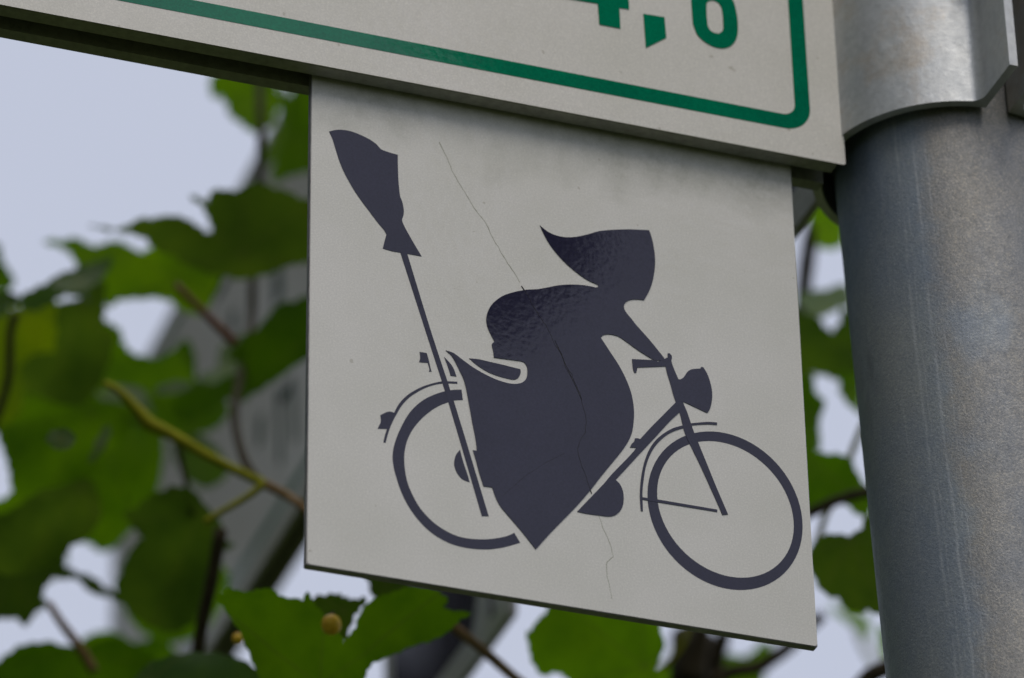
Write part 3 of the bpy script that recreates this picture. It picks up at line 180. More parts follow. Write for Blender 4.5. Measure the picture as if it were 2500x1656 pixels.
FILL = [[[0.0962,0.3324,2.5006],[-0.808,0.56,-0.185],[0.569,0.656,-0.496]],[[0.1713,0.3666,2.524],[0.733,0.256,-0.63],[0.598,0.197,0.777]],[[0.1613,0.523,2.5379],[-0.763,-0.053,0.645],[-0.647,0.078,-0.759]],[[0.2256,0.5166,2.5539],[-0.953,-0.205,0.223],[-0.187,-0.181,-0.966]],[[0.135,0.3526,2.513],[0.243,0.823,0.514],[-0.309,-0.437,0.845]],[[0.2417,0.4966,2.5767],[0.183,-0.891,0.416],[-0.747,0.149,0.648]],[[0.1053,0.2514,2.422],[-0.22,0.576,0.787],[0.117,0.817,-0.565]],[[0.1164,0.3757,2.4868],[0.784,-0.41,-0.466],[0.606,0.345,0.717]],[[0.1466,0.4124,2.5489],[-0.442,-0.233,0.866],[-0.657,0.741,-0.136]],[[0.1158,0.1936,2.42],[-0.091,0.626,0.774],[-0.767,0.452,-0.456]],[[0.0716,0.2655,2.4332],[-0.086,0.642,-0.762],[0.911,-0.26,-0.321]],[[0.1048,0.2176,2.3543],[-0.56,0.799,0.219],[-0.503,-0.118,-0.856]],[[0.1556,0.4418,2.4898],[0.769,-0.037,-0.639],[0.628,-0.149,0.764]],[[0.1142,0.3407,2.4243],[0.943,0.293,-0.16],[0.254,-0.318,0.914]],[[0.1403,0.287,2.4562],[0.37,0.838,0.401],[0.47,-0.541,0.697]],[[0.1131,0.4402,2.5627],[-0.004,-0.237,0.971],[-0.979,0.201,0.045]],[[0.0742,0.2723,2.3758],[-0.126,-0.779,0.614],[-0.837,0.415,0.355]],[[0.0551,0.2191,2.3952],[-0.55,-0.123,-0.826],[0.754,0.352,-0.555]],[[0.1097,0.2012,2.3871],[-0.569,0.613,-0.548],[0.634,-0.096,-0.767]],[[0.1519,0.5189,2.6315],[0.479,-0.325,0.816],[-0.878,-0.186,0.441]],[[0.2288,0.469,2.5494],[-0.632,0.163,-0.758],[0.74,-0.165,-0.652]],[[0.1661,0.3225,2.427],[-0.881,-0.229,0.414],[-0.467,0.569,-0.677]],[[0.1978,0.4193,2.5283],[0.022,-0.544,-0.839],[0.95,-0.25,0.187]],[[0.2231,0.4378,2.4977],[-0.109,-0.748,-0.655],[-0.117,-0.644,0.756]],[[0.1287,0.2132,2.3824],[-0.02,0.97,-0.243],[1.0,0.024,0.015]],[[0.1593,0.5114,2.6338],[0.147,-0.591,-0.793],[-0.334,-0.784,0.523]],[[0.2331,0.5092,2.559],[0.647,-0.72,0.249],[-0.205,0.151,0.967]],[[0.183,0.3635,2.4681],[0.358,0.415,-0.836],[0.869,0.18,0.461]],[[0.2022,0.4993,2.5801],[-0.314,-0.502,0.806],[-0.875,0.483,-0.04]],[[0.1368,0.5265,2.5452],[0.487,0.469,0.737],[-0.547,-0.494,0.676]],[[0.132,0.2651,2.4466],[-0.292,0.5,0.815],[-0.319,0.753,-0.576]],[[0.1732,0.3393,2.4785],[0.609,0.707,-0.361],[0.773,-0.631,0.067]],[[0.1494,0.2807,2.4705],[-0.63,0.155,-0.761],[0.776,0.07,-0.627]],[[0.1031,0.3708,2.5207],[-0.497,0.098,-0.862],[0.742,-0.466,-0.481]],[[-0.2717,0.3709,2.6126],[0.439,0.003,-0.899],[0.654,-0.687,0.317]],[[-0.3846,0.6361,2.351],[-0.823,-0.239,0.515],[-0.378,0.907,-0.184]],[[-0.2446,0.4971,2.4109],[-0.632,-0.113,-0.767],[0.765,0.069,-0.64]],[[-0.192,0.5807,2.4628],[0.655,-0.431,0.62],[-0.078,0.778,0.623]],[[-0.2948,0.2388,2.4558],[0.258,0.832,0.49],[-0.657,-0.221,0.72]],[[-0.2818,0.6865,2.641],[-0.363,-0.45,-0.816],[0.459,0.676,-0.577]],[[-0.4214,0.5813,2.4053],[-0.601,-0.468,-0.648],[0.744,-0.624,-0.239]],[[-0.1183,1.015,2.5907],[0.171,0.369,0.913],[-0.941,0.336,0.04]],[[-0.2289,0.9339,2.4647],[-0.987,0.144,-0.067],[0.142,0.611,-0.778]],[[-0.2523,0.541,2.333],[-0.524,0.092,0.847],[-0.266,0.927,-0.265]],[[-0.1595,0.4846,2.3762],[-0.183,0.951,-0.248],[0.967,0.13,-0.218]],[[-0.3468,0.8735,2.7126],[-0.015,-0.167,-0.986],[0.55,-0.825,0.131]],[[-0.4316,0.8459,2.6024],[0.496,-0.496,-0.713],[0.722,-0.221,0.655]],[[-0.4536,1.2132,2.537],[0.506,-0.861,-0.043],[-0.608,-0.392,0.69]],[[-0.4754,0.4332,2.4897],[0.883,0.347,0.315],[-0.221,-0.285,0.933]],[[-0.3624,0.4911,2.2456],[-0.489,-0.568,0.662],[-0.755,0.656,0.005]],[[-0.1402,0.5405,2.6257],[0.515,-0.288,-0.808],[0.81,-0.146,0.568]],[[-0.4417,0.6334,2.2785],[-0.928,0.337,0.162],[0.254,0.887,-0.386]],[[-0.1818,1.0187,2.5008],[-0.399,-0.227,0.888],[-0.877,0.378,-0.297]],[[-0.3196,0.8147,2.8283],[0.618,-0.448,-0.647],[0.361,-0.569,0.739]],[[-0.188,0.4563,2.5653],[0.354,-0.404,0.843],[-0.859,0.215,0.464]],[[-0.4531,0.3908,2.2152],[0.92,0.312,-0.237],[0.363,-0.453,0.814]],[[-0.1782,0.4549,2.3067],[-0.7,0.661,-0.269],[0.375,0.021,-0.927]],[[-0.0385,0.931,2.6203],[-0.458,0.874,-0.164],[0.55,0.134,-0.824]],[[-0.2112,0.318,2.3301],[-0.456,0.555,-0.695],[0.699,-0.26,-0.666]],[[-0.2946,0.6185,2.7676],[-0.901,-0.023,0.433],[-0.32,-0.638,-0.701]],[[-0.3527,0.8559,2.4341],[-0.013,0.991,0.132],[-0.526,0.105,-0.844]],[[-0.2227,0.742,2.499],[0.693,-0.433,0.576],[-0.611,0.071,0.788]],[[-0.4574,0.7449,2.4553],[0.37,-0.068,-0.926],[0.655,-0.688,0.312]],[[-0.1464,0.8439,2.4514],[0.62,-0.765,0.177],[0.785,0.601,-0.15]],[[-0.3291,0.7745,2.893],[0.002,-0.341,-0.94],[0.869,-0.464,0.171]],[[-0.3452,0.4638,2.5916],[-0.594,0.802,-0.063],[0.761,0.534,-0.368]],[[-0.3946,0.7246,2.6214],[-0.48,-0.559,-0.676],[0.858,-0.137,-0.495]],[[-0.3694,0.9397,2.5803],[0.909,-0.079,-0.409],[0.255,-0.671,0.696]],[[-0.4834,1.1522,2.5553],[-0.266,0.961,0.081],[0.847,0.273,-0.456]],[[-0.3732,0.5005,2.3861],[0.965,-0.028,0.261],[-0.257,-0.307,0.917]],[[-0.369,0.4611,2.2446],[0.462,-0.125,-0.878],[0.842,-0.25,0.478]],[[-0.3896,0.9148,2.4365],[0.775,0.27,-0.571],[0.486,-0.832,0.267]],[[-0.3669,1.0295,2.7673],[-0.091,0.32,-0.943],[0.967,-0.196,-0.16]],[[-0.3815,0.8094,2.5767],[-0.624,0.686,-0.374],[0.564,0.063,-0.823]],[[-0.4153,0.3536,2.2629],[0.817,-0.314,0.484],[-0.527,-0.064,0.847]],[[-0.3381,0.8579,2.3936],[0.744,-0.335,-0.578],[0.661,0.243,0.71]],[[-0.3844,1.153,2.5302],[-0.771,0.461,0.439],[-0.521,-0.062,-0.851]],[[-0.2503,0.381,2.253],[0.123,-0.058,0.991],[-0.99,-0.073,0.118]],[[-0.2937,0.5376,2.4561],[0.828,-0.073,-0.557],[0.527,-0.241,0.815]],[[-0.4379,0.6786,2.6648],[0.752,-0.212,0.624],[-0.378,0.637,0.672]],[[-0.3351,1.0566,2.6353],[0.088,-0.101,-0.991],[0.938,-0.327,0.117]],[[-0.4066,0.9435,2.5033],[0.457,0.572,-0.681],[0.732,-0.677,-0.077]],[[-0.3701,0.6305,2.409],[0.041,-0.834,0.551],[-0.999,-0.023,0.04]],[[-0.4947,0.7986,2.8532],[0.785,0.294,-0.545],[0.594,-0.607,0.528]],[[-0.3806,0.9901,2.6807],[-0.449,0.316,0.836],[-0.213,0.87,-0.444]],[[-0.2465,0.8197,2.5883],[-0.668,0.743,-0.023],[0.32,0.26,-0.911]],[[-0.4712,0.3573,2.5381],[0.835,-0.195,-0.514],[0.085,-0.878,0.471]],[[-0.355,0.7357,2.4859],[0.434,0.73,0.528],[0.788,-0.592,0.171]],[[-0.3692,0.7062,2.5375],[0.182,-0.578,-0.795],[0.036,-0.804,0.593]],[[-0.0934,0.9709,2.6978],[-0.054,0.596,0.801],[-0.924,-0.334,0.186]],[[-0.4717,1.0816,2.562],[-0.424,-0.882,-0.205],[-0.103,0.272,-0.957]],[[-0.4319,0.5592,2.6826],[-0.027,-0.631,0.775],[-0.656,0.596,0.463]],[[-0.3749,1.0781,2.6499],[-0.268,-0.273,0.924],[-0.963,0.089,-0.253]],[[-0.1939,0.3348,2.239],[0.37,-0.296,0.88],[-0.888,0.167,0.429]],[[-0.1217,0.7811,2.7702],[-0.418,-0.221,-0.881],[0.795,0.381,-0.472]],[[-0.2034,0.1246,2.4491],[0.388,0.482,0.786],[-0.727,-0.365,0.582]],[[-0.4625,0.8634,2.5526],[0.52,0.33,-0.788],[0.753,-0.612,0.241]],[[-0.3665,0.2809,2.4674],[0.636,-0.704,0.318],[-0.631,-0.237,0.739]],[[-0.3917,0.3915,2.3386],[-0.914,0.401,-0.065],[0.07,-0.001,-0.998]],[[-0.3045,0.4705,2.4698],[-0.01,0.236,0.972],[-0.962,0.261,-0.074]],[[-0.3058,0.6717,2.683],[-0.667,-0.626,0.405],[-0.742,0.609,-0.28]],[[-0.2803,0.896,2.8663],[-0.068,0.68,-0.73],[0.883,-0.3,-0.362]],[[-0.3441,0.464,2.5012],[-0.096,-0.614,0.783],[-0.795,0.521,0.311]],[[-0.3985,0.7657,2.6563],[-0.805,-0.244,-0.54],[0.593,-0.35,-0.726]],[[-0.3591,0.4772,2.2857],[-0.032,-0.965,-0.261],[-0.25,0.26,-0.933]],[[-0.495,0.79,2.5013],[-0.199,0.008,-0.98],[0.911,-0.368,-0.188]],[[-0.3687,0.5555,2.5982],[0.284,-0.38,-0.88],[0.921,-0.146,0.361]],[[-0.5436,0.9608,2.9739],[-0.333,-0.019,0.943],[-0.939,-0.084,-0.333]],[[-0.1498,0.431,2.5147],[-0.601,-0.426,0.676],[-0.756,0.579,-0.306]],[[-0.2843,0.6831,2.3462],[0.693,0.586,-0.42],[0.68,-0.336,0.652]],[[-0.3789,0.2432,2.4078],[-0.886,0.462,0.048],[0.36,0.749,-0.556]],[[-0.1511,0.6679,2.6736],[-0.267,0.78,-0.566],[0.954,0.132,-0.268]],[[-0.4397,1.1045,2.5209],[-0.873,-0.418,-0.251],[0.053,0.43,-0.901]],[[-0.1389,0.6939,2.5515],[0.479,-0.873,0.092],[-0.435,-0.145,0.889]],[[-0.4675,0.8962,2.4451],[-0.609,0.304,-0.733],[0.695,-0.242,-0.678]],[[-0.3716,0.5812,2.5236],[-0.659,0.313,-0.683],[0.722,0.516,-0.46]],[[-0.4959,0.9673,2.5693],[0.454,-0.848,0.271],[-0.362,0.103,0.926]],[[-0.3843,0.7723,2.4792],[-0.95,0.228,-0.212],[0.311,0.634,-0.708]],[[-0.1117,1.0402,2.51],[-0.893,0.405,-0.198],[0.405,0.531,-0.745]],[[-0.1118,0.7649,2.5056],[0.643,-0.511,-0.571],[0.678,0.033,0.735]],[[-0.301,0.2014,2.4113],[-0.756,-0.224,-0.615],[0.461,0.486,-0.743]],[[-0.1992,0.7515,2.812],[0.892,-0.444,0.083],[-0.414,-0.731,0.542]],[[-0.5104,0.5638,2.6645],[0.357,-0.002,-0.934],[0.893,-0.294,0.342]],[[-0.3119,0.1959,2.4061],[0.318,0.789,0.527],[-0.75,-0.131,0.649]],[[-0.4938,0.5861,2.4745],[0.654,-0.68,0.333],[-0.498,-0.055,0.865]],[[-0.295,0.3599,2.5449],[-0.02,-0.939,-0.343],[0.182,-0.34,0.923]],[[-0.2084,0.6024,2.3475],[0.618,0.57,-0.542],[0.751,-0.631,0.193]],[[-0.1182,0.9012,2.6307],[-0.617,0.773,-0.152],[0.74,0.503,-0.446]],[[-0.2074,0.832,2.6988],[0.228,-0.147,0.963],[-0.966,0.088,0.242]],[[-0.1229,0.8576,2.6716],[0.989,-0.05,0.14],[-0.132,0.135,0.982]],[[-0.2986,0.2108,2.3795],[-0.3,0.527,-0.795],[0.408,-0.682,-0.607]],[[-0.1842,0.7184,2.7915],[-0.494,0.633,0.596],[0.652,0.723,-0.227]],[[-0.3438,0.782,2.5808],[0.244,-0.261,-0.934],[0.853,-0.401,0.334]],[[-0.4134,0.5475,2.6664],[0.42,-0.862,-0.285],[0.159,-0.239,0.958]],[[-0.1939,0.4131,2.307],[0.121,0.28,-0.952],[0.991,-0.084,0.101]],[[-0.35,0.4139,2.3531],[0.694,0.183,0.696],[-0.62,-0.34,0.707]],[[-0.2134,0.8842,2.8751],[0.278,0.253,-0.927],[0.96,-0.111,0.258]],[[-0.4053,0.7035,2.4354],[0.748,-0.329,-0.576],[0.377,-0.503,0.778]],[[-0.3534,0.9097,2.6668],[-0.599,0.744,0.294],[-0.427,0.014,-0.904]],[[-0.2114,0.4161,2.4285],[-0.275,0.845,0.458],[-0.352,0.355,-0.866]],[[-0.1186,0.6778,2.3751],[-0.082,0.294,0.952],[-0.434,0.849,-0.3]],[[-0.2818,0.3885,2.346],[0.581,-0.252,0.774],[-0.811,-0.103,0.576]],[[-0.4494,0.7435,2.6592],[0.713,-0.697,0.077],[-0.565,-0.506,0.652]],[[-0.4018,0.8094,2.6442],[0.436,0.27,-0.858],[0.611,-0.79,0.062]],[[-0.142,0.7464,2.7991],[-0.92,-0.119,-0.374],[0.279,0.473,-0.836]],[[-0.4952,0.7659,2.8169],[0.664,0.23,0.712],[-0.645,-0.305,0.701]],[[-0.3571,0.5891,2.4563],[-0.91,-0.356,-0.212],[0.406,-0.664,-0.628]],[[-0.1589,0.4672,2.4862],[-0.895,0.445,-0.027],[0.247,0.445,-0.861]],[[-0.4378,0.7283,2.4944],[0.402,0.452,-0.797],[0.887,-0.409,0.215]],[[-0.2337,0.744,2.7258],[0.344,-0.703,0.622],[-0.511,0.415,0.753]],[[-0.2487,1.0889,2.5064],[-0.897,0.373,-0.238],[0.44,0.695,-0.569]],[[-0.2342,0.9807,2.4938],[0.974,-0.048,0.222],[-0.135,-0.91,0.393]],[[-0.1602,0.9829,2.6213],[0.493,-0.594,0.636],[-0.822,-0.08,0.563]],[[-0.4711,0.6688,2.4634],[-0.466,-0.076,0.881],[-0.885,0.049,-0.464]],[[-0.0322,0.5256,2.2232],[-0.347,-0.622,0.702],[-0.934,0.298,-0.197]],[[0.0836,0.4236,2.194],[0.929,-0.127,0.347],[-0.289,-0.835,0.469]],[[0.1024,0.6198,2.3755],[-0.779,0.427,0.459],[0.056,0.776,-0.628]],[[0.0979,0.6889,2.3366],[-0.314,-0.342,0.886],[-0.453,0.874,0.176]],[[0.2174,0.4196,2.2931],[0.832,-0.453,-0.321],[0.265,-0.185,0.946]],[[0.2868,0.7763,2.4091],[0.041,-0.812,0.583],[-0.666,0.413,0.622]],[[0.2291,0.5704,2.3319],[-0.065,0.861,0.504],[-0.387,0.444,-0.808]],[[0.3979,0.6763,2.4462],[0.009,-0.122,0.992],[-0.679,0.728,0.096]],[[0.0164,0.6344,2.374],[0.653,0.69,-0.313],[0.757,-0.608,0.24]],[[0.0968,0.3856,2.2414],[0.596,0.339,0.728],[-0.674,-0.281,0.683]],[[0.1692,0.5309,2.2987],[-0.637,0.365,0.679],[-0.171,0.792,-0.586]],[[0.0635,0.4112,2.1908],[-0.778,-0.026,0.627],[-0.588,0.379,-0.714]],[[0.2998,0.5493,2.3076],[-0.678,0.16,0.718],[-0.735,-0.142,-0.663]],[[-0.0539,0.4041,2.295],[-0.894,0.344,-0.288],[0.369,0.199,-0.908]],[[0.0625,0.8143,2.3842],[0.151,-0.122,-0.981],[0.925,-0.334,0.184]],[[0.1393,0.5048,2.3259],[0.775,-0.458,-0.436],[-0.04,-0.725,0.688]],[[0.0335,0.6823,2.4315],[-0.036,0.131,-0.991],[0.977,-0.203,-0.062]],[[0.0188,0.8086,2.3924],[0.661,0.308,0.684],[-0.725,0.497,0.477]],[[0.143,0.362,2.2374],[-0.287,-0.295,-0.911],[0.952,0.02,-0.306]],[[0.1123,0.2649,2.2501],[-0.469,0.861,0.194],[0.493,0.438,-0.752]],[[0.3286,0.5849,2.3766],[-0.548,-0.592,0.591],[-0.801,0.575,-0.167]],[[0.2405,0.4363,2.3475],[-0.726,0.413,-0.551],[0.583,-0.055,-0.81]],[[0.151,0.5665,2.3097],[-0.627,0.521,-0.579],[0.687,0.02,-0.726]],[[0.0614,0.477,2.2378],[0.334,-0.54,0.772],[-0.934,-0.081,0.347]],[[0.1413,0.7143,2.3151],[0.832,-0.265,-0.488],[0.226,-0.641,0.734]],[[0.0175,0.7058,2.3239],[-0.029,-0.501,0.865],[-0.737,0.595,0.32]],[[-0.0275,0.4748,2.2475],[0.266,-0.676,-0.688],[0.704,-0.351,0.617]],[[0.0277,0.4883,2.2318],[-0.113,0.377,0.919],[-0.939,-0.344,0.026]],[[0.3836,0.7535,2.3609],[-0.6,0.556,-0.575],[0.793,0.507,-0.338]],[[0.0501,0.3877,2.1693],[-0.929,0.144,-0.342],[0.345,-0.005,-0.939]],[[0.1192,0.4853,2.2195],[-0.743,0.581,0.331],[-0.182,0.301,-0.936]],[[0.0149,0.5627,2.3032],[-0.859,0.047,-0.509],[0.328,0.815,-0.478]],[[-0.0142,0.3827,2.1644],[-0.78,-0.611,0.134],[-0.62,0.726,-0.297]],[[0.0764,0.5356,2.2716],[0.846,-0.402,0.351],[-0.471,-0.253,0.845]],[[0.3645,0.77,2.3734],[0.119,-0.196,0.973],[-0.968,-0.24,0.07]],[[0.3138,0.616,2.4314],[-0.923,0.384,0.004],[0.381,0.917,-0.12]],[[0.3937,0.339,2.4239],[-0.09,0.995,0.045],[0.858,0.1,-0.504]],[[0.4471,0.3433,2.6152],[-0.564,-0.277,-0.778],[0.609,0.497,-0.618]],[[0.3384,0.2119,2.4732],[0.948,-0.316,0.043],[-0.131,-0.264,0.955]],[[0.4647,0.314,2.4456],[0.926,-0.301,0.226],[-0.331,-0.363,0.871]],[[0.527,0.4215,2.6051],[0.312,0.74,0.596],[0.925,-0.094,-0.367]],[[0.3751,0.2291,2.4688],[-0.756,0.005,0.655],[-0.33,0.861,-0.387]],[[0.5149,0.3823,2.4829],[0.692,0.714,0.104],[0.611,-0.657,0.442]],[[0.3742,0.1799,2.4724],[0.949,-0.29,-0.124],[0.023,-0.328,0.944]],[[0.4157,0.3925,2.5701],[-0.776,0.576,0.258],[-0.346,-0.046,-0.937]],[[0.2692,0.1335,2.2696],[-0.882,-0.12,-0.456],[0.406,0.299,-0.864]],[[0.2983,0.2048,2.3338],[-0.325,0.368,-0.871],[0.798,-0.387,-0.462]],[[0.4217,0.2547,2.4276],[-0.081,0.39,-0.917],[0.895,-0.376,-0.239]],[[0.4648,0.4247,2.6556],[0.929,-0.31,-0.203],[0.113,-0.286,0.951]],[[0.4577,0.2658,2.5264],[0.377,0.124,-0.918],[0.892,-0.315,0.325]],[[0.3021,0.2148,2.3443],[0.289,-0.554,0.781],[-0.641,0.494,0.588]],[[0.4367,0.2698,2.4095],[-0.533,0.624,-0.572],[0.777,0.092,-0.623]],[[0.3078,0.0855,2.4323],[0.933,-0.28,-0.226],[0.028,-0.57,0.821]],[[0.4427,0.3524,2.5415],[0.729,0.366,-0.579],[0.676,-0.519,0.522]],[[0.5171,0.5143,2.4889],[-0.614,-0.714,0.337],[-0.787,0.521,-0.331]],[[0.4693,0.4244,2.4041],[0.251,0.943,-0.218],[0.948,-0.285,-0.139]],[[0.4396,0.2986,2.3924],[-0.609,0.49,0.624],[-0.698,0.043,-0.715]],[[0.3752,0.2197,2.4404],[-0.394,0.895,0.207],[0.501,0.398,-0.768]],[[0.3968,0.1939,2.5203],[-0.349,-0.802,0.485],[-0.252,0.579,0.776]],[[0.5049,0.3324,2.496],[-0.844,0.535,0.039],[-0.066,-0.031,-0.997]],[[0.45,0.4367,2.4978],[-0.908,0.263,-0.325],[0.387,0.823,-0.416]],[[0.3615,0.1207,2.3522],[-0.558,0.661,0.502],[-0.033,0.587,-0.809]]]

# ------------------------------------------------------------------ helpers
def empty(name, loc, label, cat, group=None, rotz=0.0):
    o = bpy.data.objects.new(name, None)
    COL.objects.link(o)
    o.location = loc
    o.rotation_euler = (0, 0, rotz)
    o.empty_display_size = 0.05
    o['label'] = label
    o['category'] = cat
    if group:
        o['group'] = group
    return o


def link(name, me, mat, parent=None, smooth=False):
    o = bpy.data.objects.new(name, me)
    COL.objects.link(o)
    if mat is not None:
        me.materials.append(mat)
    if parent is not None:
        o.parent = parent
    if smooth:
        for p in me.polygons:
            p.use_smooth = True
    return o


def mesh_of(name, verts, faces):
    me = bpy.data.meshes.new(name)
    me.from_pydata(verts, [], faces)
    me.update()
    return me


def box_mesh(name, x0, x1, y0, y1, z0, z1, bevel=0.0):
    bm = bmesh.new()
    bmesh.ops.create_cube(bm, size=1.0)
    for v in bm.verts:
        v.co = Vector(((x0 + x1) / 2 + v.co.x * (x1 - x0), (y0 + y1) / 2 + v.co.y * (y1 - y0), (z0 + z1) / 2 + v.co.z * (z1 - z0)))
    if bevel:
        bmesh.ops.bevel(bm, geom=bm.edges[:], offset=bevel, segments=2, affect='EDGES')
    me = bpy.data.meshes.new(name)
    bm.to_mesh(me)
    bm.free()
    return me


def prism(name, loop, axis_fn, lo, hi):
    """solid between two copies of a closed 2-D loop; axis_fn(u, v, h) -> point"""
    n = len(loop)
    verts = [axis_fn(u, v, lo) for u, v in loop] + [axis_fn(u, v, hi) for u, v in loop]
    tris = tessellate_polygon([[Vector((u, v, 0)) for u, v in loop]])
    faces = [tuple(t) for t in tris] + [tuple(i + n for i in reversed(t)) for t in tris]
    faces += [(i, (i + 1) % n, (i + 1) % n + n, i + n) for i in range(n)]
    me = mesh_of(name, verts, faces)
    bm = bmesh.new()
    bm.from_mesh(me)
    bmesh.ops.recalc_face_normals(bm, faces=bm.faces)
    bm.to_mesh(me)
    bm.free()
    return me


def film(name, loops, fn, h0, h1):
    """thin printed or cut film: closed loops (first outer, others holes), with its small real thickness"""
    verts, faces, base = [], [], 0
    flat = [p for l in loops for p in l]
    n = len(flat)
    verts = [fn(u, v, h1) for u, v in flat] + [fn(u, v, h0) for u, v in flat]
    for t in tessellate_polygon([[Vector((u, v, 0)) for u, v in l] for l in loops]):
        faces.append(tuple(t))
    for l in loops:
        m = len(l)
        for i in range(m):
            a, b = base + i, base + (i + 1) % m
            faces.append((a, b, b + n, a + n))
        base += m
    me = mesh_of(name, verts, faces)
    bm = bmesh.new()
    bm.from_mesh(me)
    bmesh.ops.recalc_face_normals(bm, faces=bm.faces)
    bm.to_mesh(me)
    bm.free()
    return me


def smooth_loop(loop, k=3, corner=38):
    """round the gentle vertices of a traced outline, keep its sharp corners"""
    n = len(loop)
    P = [Vector(p) for p in loop]
    sharp = []
    for i in range(n):
        a, b = P[i] - P[i - 1], P[(i + 1) % n] - P[i]
        ang = math.degrees(a.angle(b, 0.0)) if a.length > 1e-9 and b.length > 1e-9 else 0
        sharp.append(ang > corner)
    out = []
    for i in range(n):
        p1, p2 = P[i], P[(i + 1) % n]
        p0 = P[i - 1] if not sharp[i] else p1 * 2 - p2
        p3 = P[(i + 2) % n] if not sharp[(i + 1) % n] else p2 * 2 - p1
        if sharp[i]:
            p0 = p1 - (p2 - p1)
        d = (p2 - p1).length
        m0 = (p2 - p0) / max((p2 - p1).length + (p1 - p0).length, 1e-9) * d
        m1 = (p3 - p1) / max((p3 - p2).length + (p2 - p1).length, 1e-9) * d
        for s in range(k):
            t = s / k
            q = (2 * t**3 - 3 * t**2 + 1) * p1 + (t**3 - 2 * t**2 + t) * m0 + (-2 * t**3 + 3 * t**2) * p2 + (t**3 - t**2) * m1
            out.append((q.x, q.y))
    return out


def rounded_rect(x0, x1, z0, z1, r, seg=8):
    pts = []
    for cx, cz, a0 in ((x1 - r, z0 + r, -90), (x1 - r, z1 - r, 0), (x0 + r, z1 - r, 90), (x0 + r, z0 + r, 180)):
        for i in range(seg + 1):
            a = math.radians(a0 + 90 * i / seg)
            pts.append((cx + r * math.cos(a), cz + r * math.sin(a)))
    return pts


def ring(name, outer, inner, fn, h0, h1):
    n = len(outer)
    verts = []
    for l, h in ((outer, h1), (inner, h1), (outer, h0), (inner, h0)):
        verts += [fn(u, v, h) for u, v in l]
    faces = []
    for i in range(n):
        j = (i + 1) % n
        faces += [(i, j, n + j, n + i), (i, j, 2 * n + j, 2 * n + i), (n + i, n + j, 3 * n + j, 3 * n + i)]
    me = mesh_of(name, verts, faces)
    bm = bmesh.new()
    bm.from_mesh(me)
    bmesh.ops.recalc_face_normals(bm, faces=bm.faces)
    bm.to_mesh(me)
    bm.free()
    return me


def tube_mesh(name, pts, radii, sides=10, sub=4, wobble=0.0):
    """tapered tube along a smoothed path (points in metres, radii in metres)"""
    P = [Vector(p) for p in pts]
    path, rad = [], []
    n = len(P)
    for i in range(n - 1):
        p0 = P[i - 1] if i else P[0] * 2 - P[1]
        p3 = P[i + 2] if i + 2 < n else P[-1] * 2 - P[-2]
        p1, p2 = P[i], P[i + 1]
        for s in range(sub):
            t = s / sub
            path.append(0.5 * ((2 * p1) + (p2 - p0) * t + (2 * p0 - 5 * p1 + 4 * p2 - p3) * t * t + (3 * p1 - p0 - 3 * p2 + p3) * t**3))
            rad.append(radii[i] * (1 - t) + radii[i + 1] * t)
    path.append(P[-1])
    rad.append(radii[-1])
    verts, faces = [], []
    ref = Vector((0.31, 0.17, 0.93))
    for i, c in enumerate(path):
        d = (path[min(i + 1, len(path) - 1)] - path[max(i - 1, 0)]).normalized()
        a = d.cross(ref)
        if a.length < 1e-4:
            a = d.cross(Vector((1, 0, 0)))
        a.normalize()
        b = d.cross(a)
        for k in range(sides):
            w = 2 * math.pi * k / sides
            r = rad[i] * (1 + wobble * math.sin(i * 1.7 + k * 2.1))
            verts.append(c + (a * math.cos(w) + b * math.sin(w)) * r)
    for i in range(len(path) - 1):
        for k in range(sides):
            k2 = (k + 1) % sides
            faces.append((i * sides + k, i * sides + k2, (i + 1) * sides + k2, (i + 1) * sides + k))
    faces.append(tuple(range(sides))[::-1])
    faces.append(tuple((len(path) - 1) * sides + k for k in range(sides)))
    return mesh_of(name, verts, faces)


# ------------------------------------------------------------------ materials
def new_mat(name):
    m = bpy.data.materials.new(name)
    m.use_nodes = True
    nt = m.node_tree
    return m, nt.nodes, nt.links, nt.nodes['Principled BSDF']


def noise(n, l, scale, detail=3.0, rough=0.5, coord='Object', vec_scale=None):
    t = n.new('ShaderNodeTexCoord')
    x = n.new('ShaderNodeTexNoise')
    x.inputs['Scale'].default_value = scale
    x.inputs['Detail'].default_value = detail
    x.inputs['Roughness'].default_value = rough
    if vec_scale:
        mp = n.new('ShaderNodeMapping')
        mp.inputs['Scale'].default_value = vec_scale
        l.new(t.outputs[coord], mp.inputs['Vector'])
        l.new(mp.outputs['Vector'], x.inputs['Vector'])
    else:
        l.new(t.outputs[coord], x.inputs['Vector'])
    return x.outputs['Fac']


def ramp_of(n, l, src, stops):
    r = n.new('ShaderNodeValToRGB')
    while len(r.color_ramp.elements) < len(stops):
        r.color_ramp.elements.new(0.5)
    for e, (p, c) in zip(r.color_ramp.elements, stops):
        e.position = p
        e.color = (c[0], c[1], c[2], 1) if len(c) == 3 else c
    l.new(src, r.inputs['Fac'])
    return r.outputs['Color']


def mix_col(n, l, fac, a, b, blend='MIX'):
    m = n.new('ShaderNodeMix')
    m.data_type = 'RGBA'
    m.blend_type = blend
    for s, v in (('Factor', fac), ('A', a), ('B', b)):
        if isinstance(v, (int, float)):
            m.inputs[s].default_value = v
        elif isinstance(v, tuple):
            m.inputs[s].default_value = (v[0], v[1], v[2], 1)
        else:
            l.new(v, m.inputs[s])
    return m.outputs['Result']


def bump(n, l, src, strength, dist):
    b = n.new('ShaderNodeBump')
    b.inputs['Strength'].default_value = strength
    b.inputs['Distance'].default_value = dist
    l.new(src, b.inputs['Height'])
    return b.outputs['Normal']


